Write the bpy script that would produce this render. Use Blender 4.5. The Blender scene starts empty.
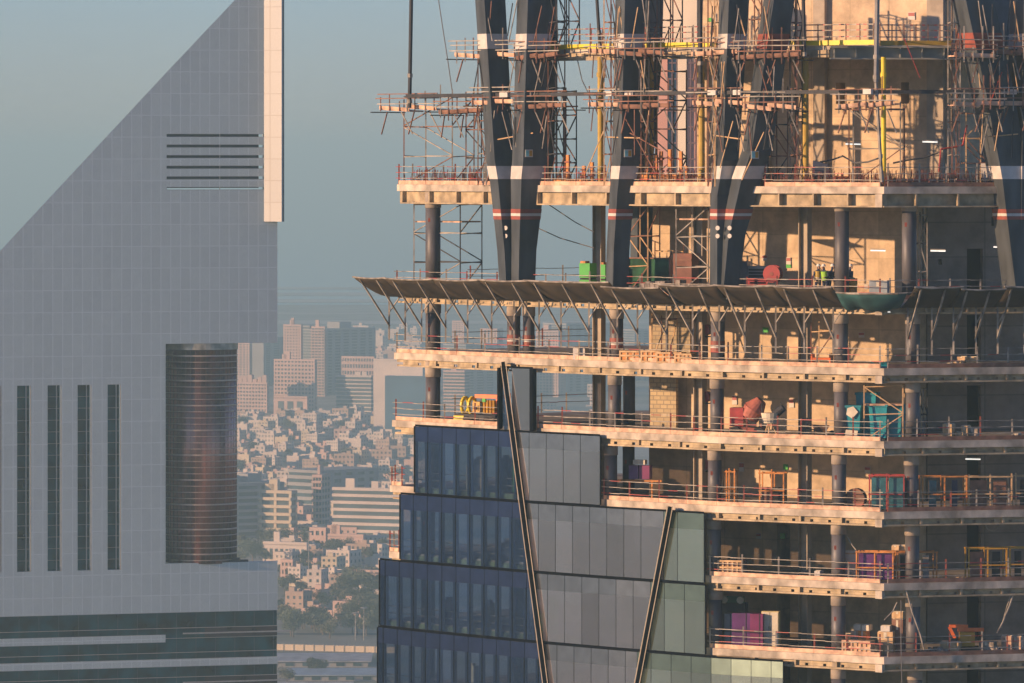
import bpy, math, random
from mathutils import Vector
R = math.radians
S = bpy.context.scene
COL = S.collection
# ------------------------------------------------------------ camera, sky, sun, exposure
F = 6400.0; H = 150.0; YH = 155.0          # focal length in pixels, camera height, row of the true horizon
cd = bpy.data.cameras.new('camera'); cam = bpy.data.objects.new('camera', cd); COL.objects.link(cam)
cam.location = (0, 0, H); cam.rotation_euler = (R(90), 0, 0)
cd.sensor_width = 36; cd.lens = 36 * F / 1024; cd.shift_y = (YH - 341.5) / 1024
cd.clip_start = 1; cd.clip_end = 60000
S.camera = cam
SUN_EL, SUN_AZ = 9.5, 248.0                 # degrees; azimuth clockwise from +Y
w = bpy.data.worlds.new('World'); S.world = w; w.use_nodes = True
nt = w.node_tree
sk = nt.nodes.new('ShaderNodeTexSky'); sk.sky_type = 'NISHITA'; sk.sun_disc = False
sk.sun_elevation = R(SUN_EL); sk.sun_rotation = R(SUN_AZ); sk.air_density = 0.8; sk.dust_density = 0.2; sk.ozone_density = 5
tint = nt.nodes.new('ShaderNodeMix'); tint.data_type = 'RGBA'; tint.blend_type = 'MULTIPLY'; tint.inputs[0].default_value = 1
tint.inputs[7].default_value = (.84, .66, .68, 1)
nt.links.new(sk.outputs[0], tint.inputs[6]); nt.links.new(tint.outputs[2], nt.nodes['Background'].inputs[0])
nt.nodes['Background'].inputs[1].default_value = 0.125
sl = bpy.data.lights.new('sun', 'SUN'); so = bpy.data.objects.new('sun', sl); COL.objects.link(so)
sl.energy = 3.6; sl.angle = R(0.6); sl.color = (1, 0.62, 0.36)
az = R(SUN_AZ); sd = Vector((math.sin(az) * math.cos(R(SUN_EL)), math.cos(az) * math.cos(R(SUN_EL)), math.sin(R(SUN_EL))))
so.rotation_euler = sd.to_track_quat('Z', 'Y').to_euler(); so.location = (-60, 300, 220)
S.view_settings.view_transform = 'Standard'; S.view_settings.look = 'None'
S.view_settings.exposure = 0.96; S.view_settings.gamma = 1
S.cycles.use_denoising = True; S.cycles.volume_bounces = 0; S.cycles.transparent_max_bounces = 24
S.cycles.max_bounces = 6; S.cycles.diffuse_bounces = 3; S.cycles.glossy_bounces = 3
random.seed(7)
rnd = random.Random(11)

# ------------------------------------------------------------ materials
MATS = {}
def mat(name, col, rough=0.7, metal=0.0, var=0.15, scale=1.5, streak=0.0, bump=0.0, second=None, emit=0.0, spec=None):
    if name in MATS: return MATS[name]
    m = bpy.data.materials.new(name); m.use_nodes = True; t = m.node_tree; b = t.nodes['Principled BSDF']
    b.inputs['Roughness'].default_value = rough; b.inputs['Metallic'].default_value = metal
    if spec is not None: b.inputs['Specular IOR Level'].default_value = spec
    tc = t.nodes.new('ShaderNodeTexCoord'); mp = t.nodes.new('ShaderNodeMapping')
    t.links.new(tc.outputs['Object'], mp.inputs[0])
    if streak: mp.inputs['Scale'].default_value = (1, 1, streak)
    n = t.nodes.new('ShaderNodeTexNoise'); n.inputs['Scale'].default_value = scale; n.inputs['Detail'].default_value = 5
    t.links.new(mp.outputs[0], n.inputs['Vector'])
    r = t.nodes.new('ShaderNodeValToRGB'); c2 = second or [c * (1 - var * 2.2) for c in col]
    c1 = [min(1, c * (1 + var)) for c in col]
    r.color_ramp.elements[0].position = 0.34; r.color_ramp.elements[1].position = 0.66
    r.color_ramp.elements[0].color = (*[max(0, c) for c in c2], 1); r.color_ramp.elements[1].color = (*c1, 1)
    t.links.new(n.outputs['Fac'], r.inputs[0]); t.links.new(r.outputs[0], b.inputs['Base Color'])
    if bump:
        bp = t.nodes.new('ShaderNodeBump'); bp.inputs['Strength'].default_value = bump; bp.inputs['Distance'].default_value = 0.1
        t.links.new(n.outputs['Fac'], bp.inputs['Height']); t.links.new(bp.outputs[0], b.inputs['Normal'])
    if emit:
        b.inputs['Emission Color'].default_value = (1, .97, .88, 1); b.inputs['Emission Strength'].default_value = emit
    MATS[name] = m; return m
def brickmat(name, col, mortar, bw, bh, msize, offset=0.0, rough=0.6, metal=0.0, var=0.1, rot=True, vline=None, fac=0.85, noise=0.0):
    """panel or block joints on an upright wall: the wall runs along object X, up along Z"""
    m = bpy.data.materials.new(name); m.use_nodes = True; t = m.node_tree; b = t.nodes['Principled BSDF']
    b.inputs['Roughness'].default_value = rough; b.inputs['Metallic'].default_value = metal
    tc = t.nodes.new('ShaderNodeTexCoord'); sp = t.nodes.new('ShaderNodeSeparateXYZ'); cb = t.nodes.new('ShaderNodeCombineXYZ')
    t.links.new(tc.outputs['Object'], sp.inputs[0]); t.links.new(sp.outputs[0], cb.inputs[0]); t.links.new(sp.outputs[2], cb.inputs[1])
    k = t.nodes.new('ShaderNodeTexBrick'); k.offset = offset; k.squash = 1
    k.inputs['Scale'].default_value = 1; k.inputs['Brick Width'].default_value = bw; k.inputs['Row Height'].default_value = bh
    k.inputs['Mortar Size'].default_value = msize; k.inputs['Mortar Smooth'].default_value = 0.1
    k.inputs['Color1'].default_value = (*[c * (1 - var) for c in col], 1); k.inputs['Color2'].default_value = (*[min(1, c * (1 + var)) for c in col], 1)
    k.inputs['Mortar'].default_value = (*mortar, 1)
    t.links.new(cb.outputs[0], k.inputs['Vector'])
    out = k.outputs['Color']
    if noise:
        n = t.nodes.new('ShaderNodeTexNoise'); n.inputs['Scale'].default_value = 0.8; n.inputs['Detail'].default_value = 10; n.inputs['Roughness'].default_value = 0.65
        t.links.new(tc.outputs['Object'], n.inputs['Vector'])
        rr = t.nodes.new('ShaderNodeMapRange'); rr.inputs[1].default_value = .3; rr.inputs[2].default_value = .7; rr.inputs[3].default_value = 1 - noise; rr.inputs[4].default_value = 1 + noise * .6
        t.links.new(n.outputs['Fac'], rr.inputs[0])
        mx = t.nodes.new('ShaderNodeMix'); mx.data_type = 'RGBA'; mx.blend_type = 'MULTIPLY'; mx.inputs[0].default_value = 1
        t.links.new(out, mx.inputs[6]); t.links.new(rr.outputs[0], mx.inputs[7]); out = mx.outputs[2]
    t.links.new(out, b.inputs['Base Color'])
    MATS[name] = m; return m
def glassmat(name, tint, gloss_col, base=0.25, top=0.8, rough=0.03, body=None, bodyfac=0.0):
    m = bpy.data.materials.new(name); m.use_nodes = True; t = m.node_tree
    for n in list(t.nodes):
        if n.type == 'BSDF_PRINCIPLED': t.nodes.remove(n)
    o = t.nodes['Material Output']; tr = t.nodes.new('ShaderNodeBsdfTransparent'); gl = t.nodes.new('ShaderNodeBsdfGlossy')
    mx = t.nodes.new('ShaderNodeMixShader'); lw = t.nodes.new('ShaderNodeFresnel'); lw.inputs['IOR'].default_value = 1.6
    tc = t.nodes.new('ShaderNodeTexCoord'); nz = t.nodes.new('ShaderNodeTexNoise'); nz.inputs['Scale'].default_value = 0.5
    bp = t.nodes.new('ShaderNodeBump'); bp.inputs['Strength'].default_value = 0.05; bp.inputs['Distance'].default_value = 0.05
    t.links.new(tc.outputs['Object'], nz.inputs['Vector']); t.links.new(nz.outputs['Fac'], bp.inputs['Height']); t.links.new(bp.outputs[0], gl.inputs['Normal'])
    mr = t.nodes.new('ShaderNodeMapRange'); mr.inputs[3].default_value = base; mr.inputs[4].default_value = top
    t.links.new(lw.outputs[0], mr.inputs[0]); t.links.new(mr.outputs[0], mx.inputs[0])
    tr.inputs[0].default_value = (*tint, 1); gl.inputs[0].default_value = (*gloss_col, 1); gl.inputs[1].default_value = rough
    first = tr.outputs[0]
    oi = t.nodes.new('ShaderNodeObjectInfo'); om = t.nodes.new('ShaderNodeMapRange'); om.inputs[3].default_value = .72; om.inputs[4].default_value = 1.12; t.links.new(oi.outputs['Random'], om.inputs[0])
    gm = t.nodes.new('ShaderNodeMix'); gm.data_type = 'RGBA'; gm.blend_type = 'MULTIPLY'; gm.inputs[0].default_value = 1; gm.inputs[6].default_value = (*gloss_col, 1); t.links.new(om.outputs[0], gm.inputs[7]); t.links.new(gm.outputs[2], gl.inputs[0])
    if body:
        df = t.nodes.new('ShaderNodeBsdfDiffuse'); df.inputs[0].default_value = (*body, 1); m2 = t.nodes.new('ShaderNodeMixShader'); m2.inputs[0].default_value = bodyfac
        t.links.new(tr.outputs[0], m2.inputs[1]); t.links.new(df.outputs[0], m2.inputs[2]); first = m2.outputs[0]
    t.links.new(first, mx.inputs[1]); t.links.new(gl.outputs[0], mx.inputs[2]); t.links.new(mx.outputs[0], o.inputs[0])
    MATS[name] = m; return m

M_slab = mat('cast concrete', (.52, .45, .355), .85, var=.24, scale=1.0, streak=.8, bump=.3)
M_beam = mat('primed beam', (.42, .33, .20), .7, var=.2, scale=1.6)
M_deck = mat('dusty deck', (.30, .27, .23), .9, var=.25, scale=.6)
M_core = brickmat('core concrete', (.60, .46, .30), (.50, .39, .25), 2.4, 1.3, .035, 0.0, .85, var=.08, noise=.42)
M_block = brickmat('blockwork', (.50, .40, .24), (.30, .25, .18), .42, .24, .03, .5, .85, var=.13, noise=.15)
M_col = mat('grey painted column', (.105, .102, .108), .5, 0, var=.2, scale=1.8, streak=.3)
M_colhead = mat('column collar', (.38, .32, .25), .8, var=.12)
M_steel = mat('dark primer steel', (.066, .078, .086), .5, 0, var=.2, scale=1.1, streak=.3, spec=.3)
M_white = mat('white fire paint', (.56, .53, .48), .6, var=.08)
M_red = mat('red safety paint', (.36, .04, .035), .5, var=.15)
M_redox = mat('red oxide primer', (.28, .07, .045), .6, var=.15)
M_yel = mat('yellow prop paint', (.52, .28, .02), .5, var=.12, scale=2)
M_yelb = mat('bright yellow sheet', (.74, .58, .02), .5, var=.06)
M_olive = mat('olive prop paint', (.42, .28, .03), .55, var=.12)
M_galv = mat('galvanised tube', (.34, .31, .26), .6, 0, var=.3)
M_rust = mat('rusty tube', (.24, .115, .075), .7, .1, var=.25)
M_dark = mat('black steel', (.04, .042, .048), .65, 0, var=.15, spec=.3)
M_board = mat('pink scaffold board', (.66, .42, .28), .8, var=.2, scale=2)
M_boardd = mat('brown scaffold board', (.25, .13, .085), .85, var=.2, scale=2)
M_wood = mat('raw timber', (.62, .42, .22), .8, var=.16, scale=2.5)
M_plast = mat('orange plastic', (.75, .16, .03), .5, var=.1)
M_net = mat('brown debris net', (.055, .040, .020), .9, var=.25, scale=.8, streak=.3)
M_gnet = mat('green debris net', (.02, .085, .085), .8, var=.2, scale=1.2)
M_green = mat('leaf green tarpaulin', (.05, .42, .05), .6, var=.1)
M_teal = mat('teal plastic', (.01, .27, .33), .5, var=.12)
M_purple = mat('purple film', (.11, .025, .14), .4, var=.15)
M_mag = mat('magenta film', (.20, .025, .11), .4, var=.12)
M_cream = mat('cream sheet', (.66, .60, .46), .7, var=.08)
M_greyb = mat('grey machine paint', (.22, .22, .22), .5, var=.1)
M_glassstack = mat('stacked blue glass', (.03, .12, .15), .15, var=.2, scale=2)
M_black = mat('near black', (.02, .02, .022), .8, var=.1)
M_lamp = mat('lamp tube', (.9, .9, .85), .5, emit=0.55)
M_skin = mat('skin', (.35, .2, .13), .6, var=.05)
M_hivis = mat('hi-vis green', (.32, .62, .05), .7, var=.08)
M_hiviso = mat('hi-vis orange', (.8, .22, .03), .7, var=.08)
M_navy = mat('navy workwear', (.03, .04, .08), .8, var=.1)
M_helmet = mat('white helmet', (.75, .73, .65), .4, var=.03)
M_hose = mat('grey hose', (.12, .12, .12), .6)
M_dirt = mat('rubble', (.34, .30, .26), .95, var=.3, scale=3)

# ------------------------------------------------------------ mesh helpers
class MB:
    def __init__(s): s.v = []; s.f = []; s.m = []; s.smooth = False
    def add(s, vs, fs, mi=0):
        k = len(s.v); s.v += [Vector(p) for p in vs]; s.f += [tuple(k + i for i in f) for f in fs]; s.m += [mi] * len(fs)
    def hexa(s, q, mi=0):   # q: 4 bottom points then 4 top points
        s.add(q, [(3, 2, 1, 0), (4, 5, 6, 7), (0, 1, 5, 4), (1, 2, 6, 5), (2, 3, 7, 6), (3, 0, 4, 7)], mi)
    def box(s, c, d, rz=0, mi=0):   # c = centre of the base
        x, y, z = d[0] / 2, d[1] / 2, d[2]; cs, sn = math.cos(rz), math.sin(rz); q = []
        for zz in (0, z):
            for a, b in ((-x, -y), (x, -y), (x, y), (-x, y)):
                q.append((c[0] + a * cs - b * sn, c[1] + a * sn + b * cs, c[2] + zz))
        s.hexa(q, mi)
    def bar(s, a, b, w, h=None, mi=0):   # square bar between two points
        a, b = Vector(a), Vector(b); h = h or w; d = (b - a)
        if d.length < 1e-6: return
        d.normalize(); up = Vector((0, 0, 1)) if abs(d.z) < .95 else Vector((0, 1, 0))
        r = d.cross(up).normalized(); u = r.cross(d).normalized(); q = []
        for p in (a, b):
            for x, y in ((-1, -1), (1, -1), (1, 1), (-1, 1)): q.append(p + r * (x * w / 2) + u * (y * h / 2))
        s.hexa([q[0], q[1], q[2], q[3], q[4], q[5], q[6], q[7]], mi)
    def tube(s, a, b, r, n=6, r2=None, mi=0):
        a, b = Vector(a), Vector(b); d = (b - a).normalized(); r2 = r if r2 is None else r2
        up = Vector((0, 0, 1)) if abs(d.z) < .95 else Vector((0, 1, 0)); e = d.cross(up).normalized(); g = e.cross(d)
        vs = []
        for p, rr in ((a, r), (b, r2)):
            for i in range(n): t = 2 * math.pi * i / n; vs.append(p + e * (rr * math.cos(t)) + g * (rr * math.sin(t)))
        fs = [(i, (i + 1) % n, n + (i + 1) % n, n + i) for i in range(n)] + [tuple(range(n - 1, -1, -1)), tuple(range(n, 2 * n))]
        s.add(vs, fs, mi)
    def prism(s, pts, z0, z1, mi=0):
        n = len(pts); vs = [(p[0], p[1], z0) for p in pts] + [(p[0], p[1], z1) for p in pts]
        s.add(vs, [tuple(range(n - 1, -1, -1)), tuple(range(n, 2 * n))] + [(i, (i + 1) % n, n + (i + 1) % n, n + i) for i in range(n)], mi)
    def slabface(s, poly, nrm, th, mi=0):   # upright polygon given as 3d points, thickened along nrm
        n = len(poly); vs = [Vector(p) for p in poly] + [Vector(p) + Vector(nrm) * th for p in poly]
        s.add(vs, [tuple(range(n)), tuple(range(2 * n - 1, n - 1, -1))] + [(i, n + i, n + (i + 1) % n, (i + 1) % n) for i in range(n)], mi)
    def build(s, name, m, parent=None, label=None, cat=None, group=None, kind=None, smooth=False, loc=None):
        me = bpy.data.meshes.new(name)
        if loc is None:
            if parent is not None: loc = wloc(parent)
            else:
                xs = [p.x for p in s.v]; ys = [p.y for p in s.v]; zs = [p.z for p in s.v]
                loc = Vector(((min(xs) + max(xs)) / 2, (min(ys) + max(ys)) / 2, min(zs)))
        loc = Vector(loc)
        me.from_pydata([tuple(p - loc) for p in s.v], [], s.f); me.validate()
        for x in (m if isinstance(m, (list, tuple)) else [m]): me.materials.append(x)
        if len(me.polygons) == len(s.m): me.polygons.foreach_set('material_index', s.m)
        if smooth or s.smooth: me.polygons.foreach_set('use_smooth', [True] * len(me.polygons))
        me.update()
        o = bpy.data.objects.new(name, me); COL.objects.link(o)
        if parent is not None: o.parent = parent; o.location = loc - wloc(parent)
        else: o.location = loc
        return tag(o, label, cat, group, kind)
WL = {}
def wloc(o):
    p = o.location.copy()
    while o.parent is not None: o = o.parent; p += o.location
    return p
def tag(o, label=None, cat=None, group=None, kind=None):
    if label: o['label'] = label
    if cat: o['category'] = cat
    if group: o['group'] = group
    if kind: o['kind'] = kind
    return o
def thing(name, label, cat, loc, group=None):
    o = bpy.data.objects.new(name, None); COL.objects.link(o); o.location = loc; o.empty_display_size = .5
    return tag(o, label, cat, group)
def struct(name, mb, m): return mb.build(name, m, kind='structure', loc=(0, 0, 0))
def W(px, py, Y): return Vector(((px - 512) * Y / F, Y, H - (py - YH) * Y / F))
def local(self, name, m, parent, smooth=False, loc=(0, 0, 0), rz=0, label=None, kind=None):
    me = bpy.data.meshes.new(name); me.from_pydata([tuple(p) for p in self.v], [], self.f); me.validate()
    for x in (m if isinstance(m, (list, tuple)) else [m]): me.materials.append(x)
    if len(me.polygons) == len(self.m): me.polygons.foreach_set('material_index', self.m)
    if smooth: me.polygons.foreach_set('use_smooth', [True] * len(me.polygons))
    o = bpy.data.objects.new(name, me); COL.objects.link(o); o.parent = parent; o.location = loc; o.rotation_euler = (0, 0, rz)
    return tag(o, label, None, None, kind)
MB.local = local
def copy_tree(o, parent=None):
    c = o.copy(); COL.objects.link(c); c.parent = parent
    for ch in list(o.children): copy_tree(ch, c)
    return c

# ------------------------------------------------------------ ground, water, haze
M_ground = mat('dry city ground', (.30, .27, .21), .95, var=.25, scale=.02, second=(.13, .14, .09))
M_road = mat('asphalt', (.06, .06, .06), .9, var=.15, scale=.1)
M_sea = mat('still sea', (.05, .09, .12), .12, var=.1, scale=.002)
M_sand = mat('pale sand flat', (.55, .48, .40), .9, var=.2, scale=.005, streak=1)
g = MB(); g.add([(-7000, -300, 0), (7000, -300, 0), (7000, 24000, 0), (-7000, 24000, 0)], [(0, 1, 2, 3)]); struct('ground', g, M_ground)
g = MB(); g.add([(-6900, 6450, .3), (6900, 6350, .3), (6900, 23900, .3), (-6900, 23900, .3)], [(0, 1, 2, 3)]); struct('sea', g, M_sea)
g = MB()
for y0, y1, xa, xb in ((6480, 6640, -1500, 500), (6800, 6960, -1300, 900), (7120, 7240, -1600, 700), (5640, 5800, -1200, 300), (6000, 6090, -900, 300)):
    n = 14; vs = []; 
    for i in range(n + 1):
        t = i / n; x = xa + (xb - xa) * t; e = math.sin(math.pi * t) ** .5 if 0 < t < 1 else 0
        vs += [(x, (y0 + y1) / 2 - (y1 - y0) / 2 * e, .7), (x, (y0 + y1) / 2 + (y1 - y0) / 2 * e * (.8 + .2 * math.sin(i)), .7)]
    g.add(vs, [(2 * i, 2 * i + 2, 2 * i + 3, 2 * i + 1) for i in range(n)])
struct('sandbars', g, M_sand)
g = MB(); g.add([(-300, 2010, .05), (300, 1985, .05), (300, 1992, .05), (-300, 2018, .05)], [(0, 1, 2, 3)])
g.add([(-170, 1640, .05), (60, 1640, .05), (60, 1690, .05), (-170, 1690, .05)], [(0, 1, 2, 3)]); struct('road', g, M_road)
hz = MB(); hz.box((0, 11800, -1), (13800, 24300, 181))
m = bpy.data.materials.new('haze air'); m.use_nodes = True
for n in list(m.node_tree.nodes):
    if n.type == 'BSDF_PRINCIPLED': m.node_tree.nodes.remove(n)
v = m.node_tree.nodes.new('ShaderNodeVolumePrincipled'); v.inputs['Color'].default_value = (.57, .92, .97, 1)
v.inputs['Density'].default_value = 0.00023; v.inputs['Anisotropy'].default_value = 0.1
m.node_tree.links.new(v.outputs[0], m.node_tree.nodes['Material Output'].inputs['Volume'])
hz.build('haze', m, kind='stuff', loc=(0, 0, 0))

# ------------------------------------------------------------ unfinished tower: plan and levels
def P(px, Y): return ((px - 512) * Y / F, Y)
FP = [(340, 371.6), (378, 368.4), (395, 366.9), (432, 363.9), (520, 357.4), (615, 351.4), (718, 345.7), (840, 341.2), (884, 339.6), (1075, 342.8)]
def E(px, off=0.0):
    """depth of the slab edge seen in column px, moved back by off"""
    for (a, ya), (b, yb) in zip(FP, FP[1:]):
        if px <= b or b == 1075:
            t = (px - a) / (b - a); return 1 / ((1 / ya) * (1 - t) + (1 / yb) * t) + off
def EP(px, off=0.0): Y = E(px, off); return ((px - 512) * Y / F, Y)
def zc(py): return H - (py - YH) * 340 / F      # height of what sits at row py at the corner
ZL = {'T': zc(44), 'A': zc(187), 'B': zc(300), 'C': zc(368.5), 'D': zc(441.5), 'E': zc(512), 'F': zc(583.5), 'G': zc(657), 'I': zc(730)}
NAMES = {'T': 'the topmost deck', 'A': 'the second deck from the top', 'B': 'the deck with the debris nets', 'C': 'the first deck below the nets',
         'D': 'the deck level with the glass top', 'E': 'the fifth deck from the corner bottom', 'F': 'the sixth deck', 'G': 'the lowest visible deck'}
tower = thing('unfinished_tower', 'tower under construction with open concrete decks above partly fitted dark glass', 'building', (10, 352, 60))

def frontpts(x0, x1, off):
    xs = [x0] + [p[0] for p in FP if x0 < p[0] < x1] + [x1]
    return [EP(x, off) for x in xs]
def nrm2(px):   # outward normal of the slab edge in plan
    for (a, ya), (b, yb) in zip(FP, FP[1:]):
        if px <= b or b == 1075:
            A, B = P(a, ya), P(b, yb); d = Vector((B[0] - A[0], B[1] - A[1])).normalized(); return Vector((d.y, -d.x, 0))
def out(px, dist, z):
    p = EP(px); n = nrm2(px); return Vector((p[0] + n.x * dist, p[1] + n.y * dist, z))

def ribbon(mb, x0, x1, off0, off1, z0, z1, mi=0):
    """horizontal bar that follows the facade between offsets"""
    xs = [x0] + [p[0] for p in FP if x0 < p[0] < x1] + [x1]
    for a, b in zip(xs, xs[1:]):
        p, q, r, t = out(a, off0, 0), out(b, off0, 0), out(b, -off1, 0), out(a, -off1, 0)
        # use a shared mitre at plan vertices
        P0, P1, P2, P3 = EP(a, -off0), EP(b, -off0), EP(b, off1), EP(a, off1)
        mb.hexa([(P0[0], P0[1], z0), (P1[0], P1[1], z0), (P2[0], P2[1], z0), (P3[0], P3[1], z0),
                 (P0[0], P0[1], z1), (P1[0], P1[1], z1), (P2[0], P2[1], z1), (P3[0], P3[1], z1)])
BACK = [P(1075, 385), P(600, 381), P(450, 373)]
def slab(level, x0=395):
    z = ZL[level]; pts = frontpts(x0, 1075, .12)
    pts = [Vector((p[0], p[1], 0)) for p in pts]
    poly = [(p.x, p.y) for p in pts] + BACK
    b = MB(); b.prism(poly, z - .30, z - .004); b.build('floor_slab', M_deck, tower)
    f = MB(); ribbon(f, x0, 1074, 0, .5, z - .36, z + .02)
    f.build('slab_edge', M_slab, tower)
    g = MB()
    if level == 'A':
        ribbon(g, x0 + 3, 1074, -.45, .6, z - 1.0, z - .365)
        ribbon(g, x0 + 3, 1074, -.02, .46, z - 1.08, z - 1.003)
        x = x0 + 5
        while x < 1072:
            p = out(x, 0, 0); n = nrm2(x); q = p - n * .448
            for zz in (0,): g.bar((p.x, p.y, z - .685), (q.x, q.y, z - .685), .09, .625)
            x += 27 if x < 520 else 34.5 if x < 884 else 42
    else:
        ribbon(g, x0 + 3, 1074, -.32, .45, z - .52, z - .365)
        ribbon(g, x0 + 3, 1074, -.10, .45, z - .76, z - .663)
        x = x0 + 8
        while x < 1070:      # web between round service holes
            p0, p1 = EP(x + 1.6, .35), EP(x + 18 - 1.6, .35)
            g.bar((p0[0], p0[1], z - .592), (p1[0], p1[1], z - .592), .06, .136)
            x += 18
        x = x0 + 40
        while x < 1070:
            p = out(x, -.08, 0); q = out(x, -.40, 0); g.bar((p.x, p.y, z - .51), (q.x, q.y, z - .51), .12, .285); x += 41
    g.build('edge_beam', M_beam, tower)
for lv, x0 in (('A', 397), ('B', 395), ('C', 394), ('D', 392), ('E', 390), ('F', 389), ('G', 385), ('I', 384)): slab(lv, x0)

for lv in 'ABCDEFGI':
    k = MB(); p = EP(881, .12); q = EP(884, .02); z = ZL[lv]; dd = 1.08 if lv == 'A' else .8
    k.box((p[0] - .05, p[1] + .05, z - dd), (.42, .30, dd - .38), R(-34)); k.build('corner_block', M_slab, tower)
# top deck (T) set back between the great inclined columns
t = MB(); z = ZL['T']; xs = [541, 615, 718, 830]
pts = [EP(x, 2.2) for x in xs] + [P(1000, 345), P(1075, 346)]
t.prism(pts + [P(1075, 372), P(541, 372)], z - .25, z); t.build('floor_slab', M_slab, tower)
t = MB()
for a, b in zip(xs, xs[1:]):
    A, B = EP(a, 2.1), EP(b, 2.1); t.bar((A[0], A[1], z - .45), (B[0], B[1], z - .45), .3, .4)
t.build('edge_beam', M_beam, tower)
t = MB(); A, B = EP(830, 2.0), P(1075, 345.0)
t.bar((A[0], A[1], z - .1), (B[0], B[1], z - .1), .5, .09); t.bar((A[0], A[1], z - .72), (B[0], B[1], z - .72), .5, .09)
t.bar((A[0], A[1] + .1, z - .41), (B[0], B[1] + .1, z - .41), .04, .52)
for x in range(834, 1060, 22):
    Yq = A[1] + (B[1] - A[1]) * (x - 830) / 245; q = P(x, Yq); t.box((q[0], q[1] - .1, z - .67), (.05, .3, .52))
t.build('edge_beam', mat('grey green girder', (.27, .27, .23), .6, var=.08), tower)

# ------------------------------------------------------------ columns
def lean(px, py): return px - .014 * max(0, py - 230) * (px - 432) / 408
def round_col(px, lv_top, lv_bot, r, off=1.0, band=False, head=True):
    zt = ZL[lv_top] - .36; zb = ZL[lv_bot]
    Y = E(px) + off; pyt = YH + (H - zt) * F / Y; x = (lean(px, pyt) - 512) * Y / F
    b = MB(); b.tube((x, Y, zb), (x, Y, zt - (.95 if head else 0)), r, 20); c = b.build('column', M_col, tower, smooth=False)
    for p in c.data.polygons: p.use_smooth = len(p.vertices) == 4
    if head:
        h = MB(); h.tube((x, Y, zt - .948), (x, Y, zt), r + .035, 20); hh = h.build('column_head', M_colhead, c)
        for p in hh.data.polygons: p.use_smooth = len(p.vertices) == 4
    if band:
        for dz, mt, hh in ((1.9, M_redox, .22), (2.125, M_white, .16), (2.29, M_redox, .2)):
            h = MB(); zz = zt - dz - .1; h.tube((x, Y, zz - hh), (x, Y, zz), r + .012, 20); h.build('paint_band', mt, c)
    k = MB(); zz = zt - 1.75; k.box((x - r * .5, Y - r * .86, zz), (.12, .06, .22)); k.build('lifting_lug', M_redox, c)
for px, r in ((433, .43), (842, .38), (909, .38)): round_col(px, 'A', 'B', r)
for px, r, b in ((433, .43, 0), (514, .37, 1), (529, .33, 1), (617, .37, 1), (718.5, .38, 1), (842, .38, 0), (914, .38, 0)): round_col(px, 'B', 'C', r, band=b)
for px, r in ((433, .42), (523, .36), (615.5, .36), (718.5, .37), (843, .38), (915, .38)): round_col(px, 'C', 'D', r)
for px, r in ((432, .4), (522, .36), (612, .36), (717, .37), (842, .38), (915, .38)): round_col(px, 'D', 'E', r)
for px, r in ((428, .4), (521, .36), (614, .36), (717, .37), (842.5, .38), (917, .38)): round_col(px, 'E', 'F', r)
for px, r in ((428, .4), (521, .36), (614, .36), (719, .37), (843.5, .38), (919, .38)): round_col(px, 'F', 'G', r)
for px, r in ((428, .4), (521, .36), (614, .36), (719, .37), (844.5, .38), (922, .38)): round_col(px, 'G', 'I', r)
def hcol(px, a, b, off=6.0, m=None, w=.52):
    Y = E(px) + off; x = (px - 512) * Y / F; z0, z1 = ZL[b], ZL[a] - .3; k = MB()
    an = R(-32); d = Vector((math.cos(an), math.sin(an), 0)); n = Vector((-d.y, d.x, 0)); c = Vector((x, Y, 0))
    for s in (-1, 1):
        p = c + d * (s * w / 2); q = p + n * .25; p2 = p - n * .25; k.bar((p2.x, p2.y, (z0 + z1) / 2), (q.x, q.y, (z0 + z1) / 2), .05, z1 - z0)
    p, q = c - d * (w / 2 - .03), c + d * (w / 2 - .03); k.bar((p.x, p.y, (z0 + z1) / 2), (q.x, q.y, (z0 + z1) / 2), .05, z1 - z0)
    k.build('steel_column', m or mat('sandy steel', (.36, .30, .22), .6, var=.08), tower)
seq = 'ABCDEFGI'
for a, b in zip(seq, seq[1:]):
    for px in (599, 700, 805): hcol(px, a, b)
    if a in 'CDEF': round_col(630, a, b, .34, off=9, head=False)

# inclined box columns
def boxcol(path, w, m=M_steel, rot=24, off=0.0, name='inclined_column'):
    """path: list of (px, py) of the centre line from top down, square section w"""
    b = MB(); an = R(rot); c, s = math.cos(an), math.sin(an); rings = []
    for px, py, ww in path:
        Y = E(px) - .15 + off; q = W(px, py, Y); rings.append([q + Vector((a * ww / 2 * c - e * ww / 2 * s, a * ww / 2 * s + e * ww / 2 * c, 0)) for a, e in ((-1, -1), (1, -1), (1, 1), (-1, 1))])
    for hi, lo in zip(rings, rings[1:]): b.hexa(lo + hi)
    o = b.build(name, m, tower); return o, rings
def band(parent, path, w, pys, m, off=0.0, rot=24):
    def at(py):
        for (x0, y0, w0), (x1, y1, w1) in zip(path, path[1:]):
            if y0 <= py <= y1: t = (py - y0) / (y1 - y0); return (x0 + (x1 - x0) * t, py, (w0 + (w1 - w0) * t) + .03)
    sub = [at(pys[0]), at(pys[1])]; b = MB(); an = R(rot); c, s = math.cos(an), math.sin(an); rings = []
    for px, py, ww in sub:
        Y = E(px) - .15 + off; q = W(px, py, Y); rings.append([q + Vector((a * ww / 2 * c - e * ww / 2 * s, a * ww / 2 * s + e * ww / 2 * c, 0)) for a, e in ((-1, -1), (1, -1), (1, 1), (-1, 1))])
    b.hexa(rings[1] + rings[0]); b.build('paint_band', m, parent)
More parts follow.
